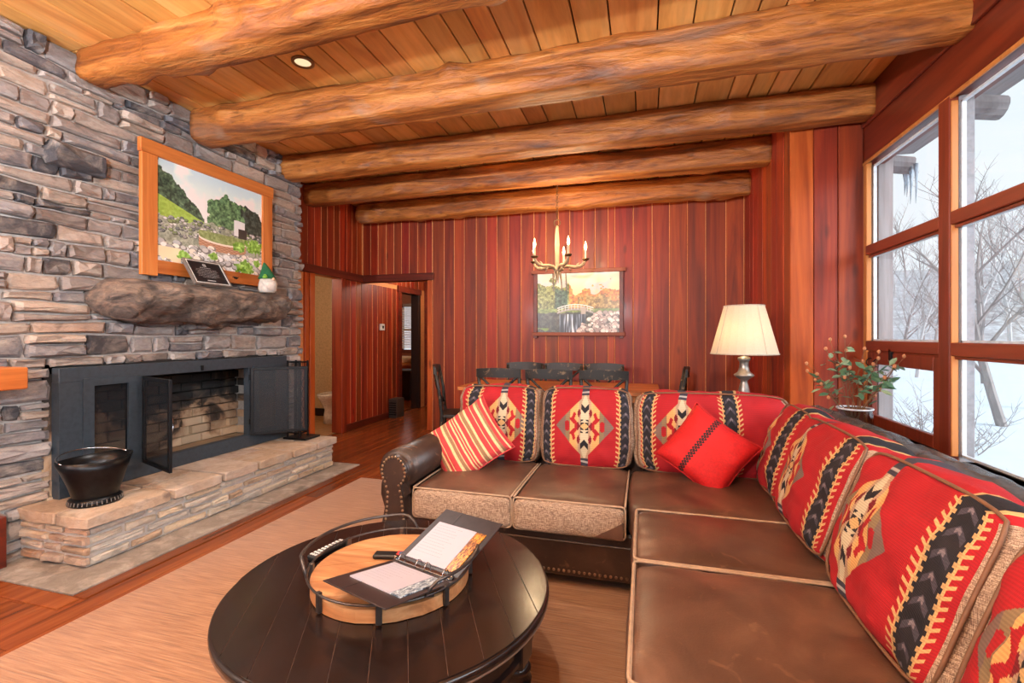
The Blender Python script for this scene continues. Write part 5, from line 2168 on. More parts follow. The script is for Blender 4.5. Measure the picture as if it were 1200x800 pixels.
cover(math.radians(-10), -1, page_print(200, 200, 9, 4), page_photo(60, 200, 5, [C(70, 90, 110), C(196, 206, 210)]), 'left_')
cover(math.radians(19), 1, page_print(200, 200, 11, 8), page_photo(60, 200, 9, [C(96, 50, 20), C(226, 150, 40)]), 'right_')
for k in (-0.10, -0.02, 0.02, 0.10):
    bm = B()
    tube(bm, [(k, 0.016 * math.cos(a), 0.004 + 0.022 * math.sin(a)) for a in [PI * q / 10 for q in range(11)]], 0.0017, 6)
    obj('ring', bm, M_CHROME, bd, smooth=True)
for k in (-0.128, 0.128):
    bm = B()
    box(bm, k - 0.006, k + 0.006, -0.006, 0.006, 0.0, 0.014, 0.002)
    obj('ring_lever', bm, M_CHROME, bd)
bm = B()
box(bm, -0.125, 0.125, -0.007, 0.007, 0.0, 0.004, 0.001)
obj('ring_plate', bm, M_CHROME, bd)

M_REMOTE = plain('black_remote', rgb(18, 18, 20), 0.4)
t = thing('remote_control', (-1.02, 1.655, 0.498), 'black remote control with white buttons at the back left rim of the tray', 'remote', rotz=math.radians(42))
t.location = (-1.19, 1.575, TZ + 0.001)
t.rotation_euler = (0, 0, math.radians(78))
bm = B()
box(bm, -0.085, 0.085, -0.022, 0.022, 0.0, 0.02, 0.005)
obj('body', bm, M_REMOTE, t)
for i in range(9):
    for j in range(3):
        bm = B()
        box(bm, -0.074 + i * 0.017, -0.064 + i * 0.017, -0.015 + j * 0.012, -0.007 + j * 0.012, 0.019, 0.0225, 0.001)
        obj('button', bm, M_WHITE, t)
t = thing('remote_control', (-0.86, 1.53, TZ + 0.043), 'flat dark remote with a red edged label on the tray behind the binder', 'remote', rotz=math.radians(12))
bm = B()
box(bm, -0.09, 0.06, -0.02, 0.02, 0.0, 0.016, 0.004)
obj('body', bm, M_REMOTE, t)
bm = B()
box(bm, -0.005, 0.055, -0.017, 0.017, 0.0155, 0.0175)
obj('label_plate', bm, plain('red_label', rgb(190, 52, 48), 0.5), t)
bm = B()
box(bm, 0.003, 0.047, -0.011, 0.011, 0.0175, 0.0185)
obj('label_face', bm, plain('blue_label', rgb(86, 92, 124), 0.5), t)

# ------------------------------------------------------------------ dining set
M_TABLE = wood('orange_pine_table', [rgb(150, 76, 30), rgb(192, 110, 52), rgb(214, 138, 76)], 0, 6, 0.35, 0.08, 0.85, 1.08, 0.3, 0, 0.1)
dt = thing('dining_table', (-0.84, 4.83, 0), 'long orange pine dining table behind the sofa', 'table')
X0, X1, Y0_, Y1_ = -1.82, 0.14, 4.42, 5.24
k = Y0_
while k < Y1_ - 0.01:
    bx('plank', M_TABLE, X0, X1, k, min(k + 0.137, Y1_) - 0.002, 0.745, 0.785, parent=dt, bev=0.003)
    k += 0.137
for a, b, c, d_ in ((X0 + 0.1, X1 - 0.1, Y0_ + 0.08, Y0_ + 0.10), (X0 + 0.1, X1 - 0.1, Y1_ - 0.10, Y1_ - 0.08), (X0 + 0.08, X0 + 0.10, Y0_ + 0.08, Y1_ - 0.08), (X1 - 0.10, X1 - 0.08, Y0_ + 0.08, Y1_ - 0.08)):
    bx('apron', M_TABLE, a, b, c, d_, 0.65, 0.744, parent=dt)
for lx in (X0 + 0.12, X1 - 0.12):
    for ly in (Y0_ + 0.12, Y1_ - 0.12):
        bx('leg', M_TABLE, lx - 0.04, lx + 0.04, ly - 0.04, ly + 0.04, 0, 0.744, parent=dt, bev=0.006)


def worn_black():
    m = NT('worn_black_paint')
    v = m.coords((1, 1, 1), True)
    n1 = m.noise(v, 13, 6, 0.8, 0.7)
    c = m.mix(rgb(34, 31, 29), rgb(158, 126, 92), m.ramp(n1, [(0.58, (0, 0, 0, 1)), (0.66, (0.7, 0.7, 0.7, 1))]))
    m.color(c)
    m.setb(Roughness=0.45)
    m.bump(n1, 0.15, 0.003)
    return m.m


M_CHAIR = worn_black()


def make_chair():
    t = thing('dining_chair', (0, 0, 0), None, 'chair', 'cross back dining chairs')
    bm = soft_box(0.45, 0.43, 0.04, n=8, nd=8, k=10)
    for v in bm.verts:
        v.co.x *= 1 + 0.06 * v.co.y / 0.21
        v.co.z += 0.455
    obj('seat', bm, M_CHAIR, t, smooth=True)
    for s in (-1, 1):
        bm = B()
        tube(bm, [(s * 0.19, 0.18, 0), (s * 0.185, 0.17, 0.44)], [0.014, 0.020], 10)
        obj('leg', bm, M_CHAIR, t)
        bm = B()
        tube(bm, [(s * 0.19, -0.25, 0), (s * 0.185, -0.20, 0.30), (s * 0.185, -0.195, 0.47), (s * 0.20, -0.22, 0.72), (s * 0.21, -0.265, 0.955)], [0.015, 0.018, 0.019, 0.017, 0.016], 10)
        obj('leg', bm, M_CHAIR, t, smooth=True)
    bm = B()
    N = 12
    prev = None
    for i in range(N + 1):
        q = -1 + 2 * i / N
        x_, y_ = 0.225 * q, -0.262 - 0.03 * (1 - q * q)
        zt = 0.975 + 0.012 * (1 - q * q)
        ring = [bm.verts.new((x_, y_ - 0.011, 0.895)), bm.verts.new((x_, y_ + 0.011, 0.895)), bm.verts.new((x_, y_ + 0.006, zt)), bm.verts.new((x_, y_ - 0.014, zt))]
        if prev:
            for j in range(4):
                bm.faces.new((prev[j], prev[(j + 1) % 4], ring[(j + 1) % 4], ring[j]))
        else:
            bm.faces.new(ring)
        prev = ring
    bm.faces.new(prev)
    obj('top_rail', bm, M_CHAIR, t)
    for s in (-1, 1):
        bm = B()
        pts = []
        for q in range(11):
            a = q / 10
            pts.append((s * (0.185 - 0.375 * a), -0.262 - 0.022 * math.sin(PI * a) + 0.055 * (1 - a) + 0.004 * s, 0.55 + 0.355 * a))
        tube(bm, pts, 0.013, 6)
        obj('cross_brace', bm, M_CHAIR, t, smooth=True)
    bm = B()
    box(bm, -0.19, 0.19, -0.218, -0.198, 0.53, 0.565, 0.004)
    obj('back_rail', bm, M_CHAIR, t)
    for (p, q) in (((-0.187, 0.172, 0.2), (-0.187, -0.215, 0.2)), ((0.187, 0.172, 0.2), (0.187, -0.215, 0.2)), ((-0.187, 0.0, 0.2), (0.187, 0.0, 0.2))):
        bm = B()
        tube(bm, [p, q], 0.009, 8)
        obj('stretcher', bm, M_CHAIR, t)
    return t


chairs = [
    (-1.365, 4.62, 0, 'left chair of the near row, its worn black back seen against the dining table'),
    (-0.865, 4.60, 0, 'middle chair of the near row, its worn black back towards the sofa'),
    (-0.36, 4.64, 0, 'right chair of the near row, its worn black back nearest the lamp'),
    (-1.36, 5.13, 180, 'left chair of the far row, standing between table and red wall'),
    (-0.90, 5.12, 180, 'middle chair of the far row, its back just under the bridge picture'),
    (-0.44, 5.13, 180, 'right chair of the far row, between table and red wall'),
    (-1.92, 4.78, -72, 'worn cross back chair at the left head of the dining table beside the hall'),
    (0.135, 5.02, 88, 'worn chair seen edge on at the right head of the dining table'),
]
c0 = make_chair()
for i, (x_, y_, rz, lab) in enumerate(chairs):
    o = c0 if i == 0 else copy_tree(c0)
    o.location = (x_, y_, 0)
    o.rotation_euler = (0, 0, math.radians(rz))
    o['label'] = lab

# ------------------------------------------------------------------ side table, table lamp, jar with flowers
M_STAND = wood('dark_stand_wood', [rgb(70, 34, 18), rgb(104, 54, 28)], 0, 7, 0.4, 0.08, 0.95, 1.05, 0.1)
stt = thing('corner_table', (0.95, 3.78, 0), 'dark wooden corner table behind the sofa carrying the lamp and the flower jar', 'table')
bm = B()
prism(bm, [(0.42, 3.42), (1.55, 3.42), (1.55, 4.08), (0.42, 4.08)], 'z', 0.60, 0.635)
bmesh.ops.bevel(bm, geom=list(bm.edges), offset=0.005, segments=1, affect='EDGES')
objw('tabletop', bm, M_STAND, stt)
for lx in (0.50, 1.47):
    for ly in (3.48, 4.02):
        bx('leg', M_STAND, lx - 0.025, lx + 0.025, ly - 0.025, ly + 0.025, 0, 0.60, parent=stt)

M_LAMPB = plain('pewter_lamp_base', rgb(150, 144, 138), 0.35, 0.7)


def shade_mat():
    m = NT('linen_shade')
    n1 = m.noise(m.coords((1, 1, 1), False), 120, 2)
    c = m.mix(rgb(238, 230, 214), rgb(226, 214, 194), n1)
    df = m.new('BsdfDiffuse')
    tl = m.new('BsdfTranslucent')
    mx = m.new('MixShader')
    mx.inputs[0].default_value = 0.45
    m.link(c, df.inputs[0])
    m.link(c, tl.inputs[0])
    m.link(df.outputs[0], mx.inputs[1])
    m.link(tl.outputs[0], mx.inputs[2])
    m.link(mx.outputs[0], m.n['Material Output'].inputs[0])
    return m.m


M_SHADE = shade_mat()
LX, LY = 0.735, 3.94
lp_ = thing('table_lamp', (LX, LY, 0.636), 'lit table lamp with tapered cream shade and pewter baluster base', 'lamp')
bm = B()
lathe(bm, [(0, 0), (0.085, 0), (0.09, 0.012), (0.075, 0.03), (0.045, 0.045), (0.03, 0.07), (0.025, 0.12), (0.03, 0.15), (0.045, 0.22), (0.03, 0.29), (0.024, 0.31), (0.026, 0.325), (0.070, 0.355), (0.072, 0.365), (0.045, 0.385), (0.034, 0.42), (0.032, 0.455), (0.036, 0.468), (0.045, 0.48), (0.043, 0.495), (0.02, 0.505), (0, 0.51)], 0, 0, 28)
obj('base', bm, M_LAMPB, lp_, smooth=True)
SB, ST = 0.525, 0.890
bm = B()
Rb, Rt = 0.238, 0.142
n = 24
rg = []
for r_, z_ in ((Rb, SB), (Rt, ST), (Rt - 0.003, ST), (Rb - 0.003, SB)):
    ring = []
    for j in range(n):
        a = 2 * PI * (j + 0.5) / n
        ring.append(bm.verts.new((r_ * math.cos(a), r_ * math.sin(a), z_)))
    rg.append(ring)
for A, Cc in zip(rg, rg[1:] + rg[:1]):
    for j in range(n):
        bm.faces.new((A[j], A[(j + 1) % n], Cc[(j + 1) % n], Cc[j]))
sh = obj('lamp_shade', bm, M_SHADE, lp_, smooth=False)
M_TRIMC = plain('shade_trim', rgb(206, 196, 178), 0.8)
bm = B()
for r_, z_ in ((Rb, SB), (Rt, ST)):
    tube(bm, [(r_ * math.cos(2 * PI * k / 36), r_ * math.sin(2 * PI * k / 36), z_) for k in range(36)], 0.004, 5, closed=True)
for k in range(4):
    a = math.radians(-62 + 90 * k)
    tube(bm, [(Rb * math.cos(a), Rb * math.sin(a), SB), (Rt * math.cos(a), Rt * math.sin(a), ST)], 0.0028, 5)
obj('shade_trim', bm, M_TRIMC, sh)
bm = B()
for k in range(3):
    a = 2 * PI * k / 3
    tube(bm, [(0, 0, ST - 0.03), (Rt * 0.98 * math.cos(a), Rt * 0.98 * math.sin(a), ST - 0.01)], 0.002, 5)
tube(bm, [(0, 0, 0.5), (0, 0, ST - 0.03)], 0.004, 6)
obj('shade_carrier', bm, M_LAMPB, lp_)


def emit(name, c, s):
    m = NT(name)
    e = m.new('Emission')
    e.inputs[0].default_value = c
    e.inputs[1].default_value = s
    m.link(e.outputs[0], m.n['Material Output'].inputs[0])
    return m.m


WARM = (1.0, 0.72, 0.42)
M_BULB = emit('warm_bulb', (1.0, 0.70, 0.36, 1), 14)
bm = B()
ball(bm, (0.04, 0, 0.66), 0.03, 12, 8, (1, 1, 1.3))
obj('bulb', bm, M_BULB, lp_, smooth=True)


def point(name, parent, loc, power, color=WARM, r=0.03):
    d = bpy.data.lights.new(name, 'POINT')
    d.energy = power
    d.color = color
    d.shadow_soft_size = r
    o = bpy.data.objects.new(name, d)
    o.parent = parent
    o.location = loc
    COL.objects.link(o)
    return o


point('lamp_light', lp_, (-0.04, -0.02, 0.66), LAMP_POWER, WARM, 0.035)


def jar_glass():
    m = NT('jar_glass')
    g = m.new('BsdfGlossy')
    g.inputs['Roughness'].default_value = 0.05
    tr_ = m.new('BsdfTransparent')
    tr_.inputs[0].default_value = (0.82, 0.86, 0.88, 1)
    mx = m.new('MixShader')
    m.link(m.facing(0.06, 0.6), mx.inputs[0])
    m.link(tr_.outputs[0], mx.inputs[1])
    m.link(g.outputs[0], mx.inputs[2])
    m.link(mx.outputs[0], m.n['Material Output'].inputs[0])
    return m.m


JX, JY, JZ = 1.36, 3.66, 0.636
jr = thing('ribbed_glass_jar', (JX, JY, JZ), 'clear ribbed glass jar in the window corner holding dried flowers', 'jar')
bm = B()
n = 56
rg = []
for r_, z_ in ((0.088, 0.0), (0.098, 0.03), (0.10, 0.10), (0.094, 0.165), (0.10, 0.18), (0.096, 0.18), (0.088, 0.16), (0.092, 0.10), (0.09, 0.03), (0.08, 0.012)):
    rg.append([bm.verts.new(((r_ * (1 + 0.03 * math.cos(14 * 2 * PI * j / n))) * math.cos(2 * PI * j / n), (r_ * (1 + 0.03 * math.cos(14 * 2 * PI * j / n))) * math.sin(2 * PI * j / n), z_)) for j in range(n)])
for A, Cc in zip(rg, rg[1:]):
    for j in range(n):
        bm.faces.new((A[j], A[(j + 1) % n], Cc[(j + 1) % n], Cc[j]))
bm.faces.new(rg[0])
bm.faces.new(rg[-1])
obj('jar_body', bm, jar_glass(), jr, smooth=True)
bm = B()
tube(bm, [(0.101 * math.cos(2 * PI * k / 40), 0.101 * math.sin(2 * PI * k / 40), 0.176) for k in range(40)], 0.006, 6, closed=True)
obj('rim', bm, M_WHITEW, jr, smooth=True)

M_TWIG = plain('dry_twig', rgb(128, 92, 62), 0.8)
M_LEAF = plain('sage_leaf', rgb(96, 140, 106), 0.6)
M_LEAF2 = plain('pale_leaf', rgb(150, 176, 140), 0.6)
M_BUD = plain('peach_bud', rgb(206, 140, 96), 0.7)
ar = thing('dried_flower_arrangement', (JX, JY, JZ + 0.02), 'spray of dried twigs with grey green leaves and peach buds standing in the glass jar', 'flowers')
rd = random.Random(44)
leaf_me = {}


def leaf_bm(s):
    bm = B()
    pts = [(0, 0, 0), (0.35, 0.22, 0.05), (0.7, 0.2, 0.02), (1, 0, -0.06), (0.7, -0.2, 0.02), (0.35, -0.22, 0.05)]
    up = [bm.verts.new((p[0] * s, p[1] * s, p[2] * s)) for p in pts]
    md = bm.verts.new((0.5 * s, 0, -0.02 * s))
    dn = bm.verts.new((0.5 * s, 0, -0.035 * s))
    for i in range(6):
        bm.faces.new((up[i], up[(i + 1) % 6], md))
        bm.faces.new((up[(i + 1) % 6], up[i], dn))
    return bm


LEAVES = []
for mt, s in ((M_LEAF, 0.078), (M_LEAF2, 0.068)):
    bm = leaf_bm(s)
    me = bpy.data.meshes.new('leaf')
    bm.to_mesh(me)
    bm.free()
    me.materials.append(mt)
    LEAVES.append(me)
bm = B()
ball(bm, (0, 0, 0), 0.011, 8, 6, (1, 1, 1.2))
bud_me = bpy.data.meshes.new('bud')
bm.to_mesh(bm and bud_me)
bm.free()
bud_me.materials.append(M_BUD)
stems = [(-0.32, -0.1, 0.30), (-0.26, 0.06, 0.24), (-0.20, -0.12, 0.40), (-0.13, 0.02, 0.46), (-0.04, 0.05, 0.48), (0.03, -0.05, 0.40), (0.08, -0.12, 0.34), (0.13, -0.02, 0.38), (0.16, -0.16, 0.28), (0.18, -0.24, 0.36), (0.1, -0.30, 0.30), (-0.10, -0.18, 0.28), (-0.22, -0.05, 0.16)]
for i, (dx, dy, dz) in enumerate(stems):
    bm = B()
    pts = []
    for q in range(8):
        a = q / 7
        pts.append(Vector((dx * a ** 1.4 + 0.012 * math.sin(a * 9 + i), dy * a ** 1.4 + 0.012 * math.cos(a * 8 + i), 0.01 + (0.14 + dz) * a)))
    tube(bm, pts, [0.004 - 0.0025 * q / 7 for q in range(8)], 5)
    for q in range(3, 7):
        e = Vector((rd.uniform(-1, 1), rd.uniform(-1, 1), rd.uniform(0.2, 1))) * 0.07
        tube(bm, [pts[q], pts[q] + e * 0.6, pts[q] + e], [0.002, 0.0016, 0.001], 4)
    obj('twig', bm, M_TWIG, ar)
    leafy = i in (1, 2, 4, 7, 8, 9, 6)
    for q in range(13 if leafy else 3):
        a = rd.uniform(0.62, 1.0)
        p = pts[min(7, int(a * 7))]
        o = bpy.data.objects.new('leaf', LEAVES[rd.randint(0, 1)])
        COL.objects.link(o)
        o.parent = ar
        o.location = p + Vector((rd.uniform(-0.035, 0.035), rd.uniform(-0.035, 0.035), rd.uniform(-0.03, 0.03)))
        o.rotation_euler = (rd.uniform(-1, 1), rd.uniform(-0.9, 0.6), rd.uniform(0, 6.28))
    for q in range(2):
        p = pts[7 if q == 0 else rd.randint(4, 6)]
        o = bpy.data.objects.new('bud', bud_me)
        COL.objects.link(o)
        o.parent = ar
        o.location = p + (Vector((0, 0, 0.008)) if q == 0 else Vector((rd.uniform(-0.02, 0.02), rd.uniform(-0.02, 0.02), 0.0)))

# ------------------------------------------------------------------ chandelier
M_CHW = plain('cream_carved_wood', rgb(174, 146, 114), 0.6)
M_CANDLE = plain('ivory_candle_sleeve', rgb(236, 214, 176), 0.6)
M_CHAIN = plain('bronze_chain', rgb(120, 92, 62), 0.4, 0.7)
M_FLAME = emit('candle_bulb_glow', (1.0, 0.66, 0.30, 1), 22)
CX, CY = -0.875, 4.84
ch = thing('chandelier', (CX, CY, 1.86), 'cream carved chandelier with lit candle bulbs hanging on a chain over the dining table', 'chandelier')
bm = B()
lathe(bm, [(0, 1.225), (0.03, 1.225), (0.06, 1.245), (0.062, 1.262), (0, 1.262)], 0, 0, 20)
obj('ceiling_canopy', bm, M_CHAIN, ch, smooth=True)
chain = bpy.data.objects.new('chain', None)
COL.objects.link(chain)
chain.parent = ch
bm = B()
lk = [(0.010 * math.cos(2 * PI * q / 10), 0, 0.019 * math.sin(2 * PI * q / 10)) for q in range(10)]
tube(bm, lk, 0.003, 5, closed=True)
lme = bpy.data.meshes.new('link')
bm.to_mesh(lme)
bm.free()
lme.materials.append(M_CHAIN)
z_ = 0.66
k = 0
while z_ < 1.225:
    o = bpy.data.objects.new('link', lme)
    COL.objects.link(o)
    o.parent = chain
    o.location = (0, 0, z_)
    o.rotation_euler = (0, 0, 0.3 + (PI / 2 if k % 2 else 0))
    z_ += 0.030
    k += 1
bm = B()
tube(bm, [(0.033 * math.cos(2 * PI * q / 20), 0.0, 0.615 + 0.033 * math.sin(2 * PI * q / 20)) for q in range(20)], 0.005, 6, closed=True)
obj('hanging_ring', bm, M_CHAIN, ch, smooth=True)
bm = B()
lathe(bm, [(0, 0.10), (0.03, 0.105), (0.04, 0.13), (0.028, 0.155), (0.018, 0.17), (0.022, 0.20), (0.024, 0.40), (0.02, 0.50), (0.016, 0.56), (0.008, 0.585), (0, 0.585)], 0, 0, 14)
obj('column', bm, M_CHW, ch, smooth=True)
for k in range(4):
    a = 0.4 + PI / 2 * k
    bm = B()
    tube(bm, [((0.018 + 0.03 * t_) * math.cos(a), (0.018 + 0.03 * t_) * math.sin(a), 0.115 - 0.14 * t_ + 0.02 * math.sin(3 * t_)) for t_ in (0, 0.33, 0.66, 1)], [0.012, 0.011, 0.008, 0.003], 7)
    obj('lower_tine', bm, M_CHW, ch, smooth=True)
for k in range(5):
    a = math.radians(-58 + 72 * k)
    R_ = 0.295
    ca, sa = math.cos(a), math.sin(a)
    prof = [(0.02, 0.12), (0.05, 0.155), (0.11, 0.162), (0.18, 0.152), (0.24, 0.160), (0.28, 0.19), (R_, 0.225)]
    bm = B()
    tube(bm, [(r_ * ca, r_ * sa, zz) for r_, zz in prof], [0.013, 0.016, 0.017, 0.018, 0.017, 0.015, 0.011], 8)
    for r_, dz in ((0.12, -0.045), (0.20, 0.04)):
        tube(bm, [(r_ * ca, r_ * sa, 0.158), ((r_ + 0.012) * ca, (r_ + 0.012) * sa, 0.158 + dz * 0.6), ((r_ + 0.03) * ca, (r_ + 0.03) * sa, 0.158 + dz)], [0.013, 0.009, 0.003], 6)
    arm_ = obj('arm', bm, M_CHW, ch, smooth=True)
    bm = B()
    lathe(bm, [(0, 0.218), (0.02, 0.218), (0.036, 0.234), (0.038, 0.240), (0, 0.236)], R_ * ca, R_ * sa, 14)
    obj('drip_pan', bm, M_CHAIN, arm_, smooth=True)
    bm = B()
    lathe(bm, [(0.0, 0.236), (0.011, 0.236), (0.011, 0.328), (0, 0.330)], R_ * ca, R_ * sa, 10)
    obj('candle_sleeve', bm, M_CANDLE, arm_)
    bm = B()
    lathe(bm, [(0, 0.330), (0.008, 0.334), (0.0145, 0.356), (0.011, 0.38), (0.004, 0.41), (0, 0.424)], R_ * ca, R_ * sa, 10)
    obj('candle_bulb', bm, M_FLAME, arm_, smooth=True)
    point('candle_light', ch, (R_ * ca, R_ * sa, 0.46), CHAND_POWER * 1.2, WARM, 0.02)

# ------------------------------------------------------------------ recessed lamps
M_RIM = plain('bronze_lamp_rim', rgb(140, 100, 60), 0.4, 0.4)
M_DLE = emit('downlight_lens', (1.0, 0.76, 0.44, 1), 1.1)
for i, (x_, y_) in enumerate(DOWNLIGHTS):
    t = thing('recessed_lamp', (x_, y_, H - 0.012), 'small round lit recessed lamp between the first two ceiling beams' if i == 0 else 'added unseen recessed lamp in the plank ceiling behind the viewer', 'lamp', 'recessed ceiling lamps')
    bm = B()
    lathe(bm, [(0.052, -0.002), (0.062, -0.006), (0.072, -0.002), (0.072, 0.012), (0.052, 0.012)], 0, 0, 28, caps=False)
    obj('rim', bm, M_RIM, t, smooth=True)
    bm = B()
    lathe(bm, [(0, 0.004), (0.052, 0.004), (0.052, 0.008), (0, 0.008)], 0, 0, 28)
    obj('lens', bm, M_DLE, t)
    d = bpy.data.lights.new('downlight_beam', 'SPOT')
    d.energy = DOWN_POWER * 4
    d.color = (1.0, 0.95, 0.88)
    d.spot_size = math.radians(105)
    d.spot_blend = 0.9
    d.shadow_soft_size = 0.05
    o = bpy.data.objects.new('downlight_beam', d)
    o.location = (0, 0, -0.02)
    o.parent = t
    COL.objects.link(o)

# ------------------------------------------------------------------ unseen uplighters added behind the viewer to brighten the room
for (x_, y_) in ((-2.9, -1.2), (-0.5, -0.7)):
    t = thing('fill_uplighter', (x_, y_, 0), 'added unseen uplighter brightening the room from behind the viewer', 'lamp', 'added fill uplighters')
    bm = B()
    lathe(bm, [(0, 0), (0.14, 0), (0.14, 0.015), (0.02, 0.03), (0.014, 0.05), (0.014, 1.78), (0, 1.78)], 0, 0, 20)
    obj('pole', bm, M_IRON, t, smooth=True)
    bm = B()
    lathe(bm, [(0.0, 1.77), (0.06, 1.78), (0.17, 1.86), (0.165, 1.862), (0.055, 1.79), (0, 1.785)], 0, 0, 24)
    obj('bowl_shade', bm, M_LAMPB, t, smooth=True)
    point('uplight', t, (0, 0, 1.90), FILL_UPLIGHT_POWER, (0.96, 0.98, 1.0), 0.06)

# ------------------------------------------------------------------ outdoors
def snow_mat():
    m = NT('snow')
    n1 = m.noise(m.coords((1, 1, 1), False), 0.8, 5)
    m.color(m.mix(rgb(206, 214, 224), rgb(222, 228, 234), n1))
    m.setb(Roughness=0.7)
    m.bump(n1, 0.3, 0.1)
    return m.m


def bark_mat(name, a, b):
    m = NT(name)
    n1 = m.noise(m.coords((1, 1, 0.25), True), 9, 5, 0.8)
    m.color(m.mix(a, b, n1))
    m.setb(Roughness=0.9)
    m.bump(n1, 0.6, 0.03)
    return m.m


M_SNOW = snow_mat()
M_BARK = bark_mat('grey_bark', rgb(118, 108, 106), rgb(176, 166, 162))
M_BARK2 = bark_mat('pale_bark', rgb(160, 152, 150), rgb(206, 202, 202))


def ground_z(x, y):
    d = math.hypot(x - 1.7, y - 3)
    z = -1.15 - 0.2 * min(1, d / 8)
    if d > 45:
        z += (d - 45) * 0.06
    return z + 0.12 * nz(x * 0.15, y * 0.15, 3) + 0.03 * nz(x * 0.7, y * 0.7, 9)


bm = B()
# polar grid around the corner of the house
rs = [0.3, 1, 2, 3.2, 4.6, 6.2, 8, 10, 12.5, 15, 18, 22, 27, 33, 40, 48, 58, 70]
na = 64
rings = []
for r_ in rs:
    rings.append([bm.verts.new((1.9 + r_ * math.cos(2 * PI * k / na), 2.0 + r_ * math.sin(2 * PI * k / na), ground_z(1.9 + r_ * math.cos(2 * PI * k / na), 2.0 + r_ * math.sin(2 * PI * k / na)))) for k in range(na)])
for A, Cc in zip(rings, rings[1:]):
    for j in range(na):
        bm.faces.new((A[j], A[(j + 1) % na], Cc[(j + 1) % na], Cc[j]))
bm.faces.new(rings[0])
struct(objw('snow_field', bm, M_SNOW, None, smooth=True))


def hill_mat():
    m = NT('winter_woods_hill')
    v = m.coords((1, 1, 0.35), False)
    n1 = m.noise(v, 0.9, 7, 0.4, 0.75)
    n2 = m.noise(m.coords((1, 1, 1), False), 0.06, 3)
    c = m.ramp(n1, [(0.34, rgb(150, 142, 142)), (0.5, rgb(184, 178, 178)), (0.64, rgb(224, 226, 230))])
    c = m.mix(c, rgb(190, 192, 200), m.ramp(n2, [(0.4, (0, 0, 0, 1)), (0.65, (0.5, 0.5, 0.5, 1))]))
    m.color(c)
    m.setb(Roughness=1.0)
    m.bump(n1, 0.4, 0.5)
    return m.m


bm = B()
rings = []
for r_, hz in ((62, -1.5), (70, 1.5), (85, 6.5), (105, 12.0), (130, 15.5), (150, 16)):
    ring = []
    for k in range(121):
        a = math.radians(-60 + 220 * k / 120)
        h_ = hz * (1 + 0.10 * nz(k * 0.09, 4) + 0.03 * nz(k * 0.6, r_))
        ring.append(bm.verts.new((1.9 + r_ * math.cos(a), 2 + r_ * math.sin(a), h_)))
    rings.append(ring)
for A, Cc in zip(rings, rings[1:]):
    for j in range(120):
        bm.faces.new((A[j], A[j + 1], Cc[j + 1], Cc[j]))
struct(objw('hills', bm, hill_mat(), None, smooth=True))


def tree_bm(h, r, seed, depth=4, spread=0.5, lean=0.0, first=0.3, sides=6):
    rd = random.Random(seed)
    bm = B()

    def grow(p, d, L, rr, lev):
        n_ = 4 if lev < 2 else 3
        pts, rs_ = [p], [rr]
        q = p
        for i in range(n_):
            d = (d + Vector((rd.uniform(-1, 1), rd.uniform(-1, 1), rd.uniform(-0.3, 0.7))) * 0.13).normalized()
            q = q + d * (L / n_)
            pts.append(q)
            rs_.append(rr * (1 - 0.55 * (i + 1) / n_))
        tube(bm, pts, rs_, max(3, sides - lev), caps=False)
        if lev >= depth:
            return
        m = rd.randint(5, 7) if lev == 0 else rd.randint(3, 4)
        for k in range(m):
            t = first + (1 - first) * (k + rd.random()) / m if lev == 0 else 0.25 + 0.75 * (k + rd.random()) / m
            i = min(n_ - 1, int(t * n_))
            f = t * n_ - i
            o = pts[i].lerp(pts[i + 1], f)
            az = rd.uniform(0, 2 * PI)
            side = Vector((math.cos(az), math.sin(az), rd.uniform(0.1, 0.7)))
            nd_ = (d * (1 - spread) + side * spread).normalized()
            grow(o, nd_, L * rd.uniform(0.42, 0.62) * (1 - 0.25 * t), max(0.006, rs_[i] * 0.52), lev + 1)
        grow(q, d, L * 0.5, rs_[-1], lev + 1)
    grow(Vector((0, 0, -0.3)), Vector((lean, lean * 0.3, 1)).normalized(), h * 0.55, r, 0)
    return bm


def xy(px, z):
    """ground place in direction px of the frame at forward distance z"""
    t = (px - 600) / 550.0
    th = math.radians(15.74)
    return z * (t * math.cos(th) - math.sin(th)), z * (t * math.sin(th) + math.cos(th))


near = [(1178, 13.5, 9.5, 0.13, 'leaning grey tree trunk in the snow in the right window bay', -0.22, M_BARK),
        (1206, 17, 10.5, 0.13, 'second bare tree in the right window bay, behind the leaning trunk', 0.1, M_BARK),
        (1155, 26, 12, 0.17, 'tall forked bare tree filling the right window pane', 0.02, M_BARK),
        (1130, 34, 14, 0.17, 'pale bare tree behind the window mullion', 0.0, M_BARK2),
        (1074, 30, 9, 0.12, 'bare tree in the left window bay', 0.04, M_BARK2),
        (1055, 38, 11, 0.13, 'bare tree near the porch post in the left window bay', -0.05, M_BARK),
        (1095, 42, 12, 0.14, 'bare tree close to the mullion in the left window bay', 0.03, M_BARK),
        (1186, 40, 15, 0.18, 'far pale bare tree at the right edge of the window', 0.0, M_BARK2)]
for i, (px, z_, h_, r_, lab, ln, mt) in enumerate(near):
    x_, y_ = xy(px, z_)
    bm = tree_bm(h_, r_, 100 + i, 4, 0.55, ln, 0.28)
    o = obj('bare_tree', bm, mt, None, (x_, y_, ground_z(x_, y_)))
    tag(o, lab + ' outside', 'tree')
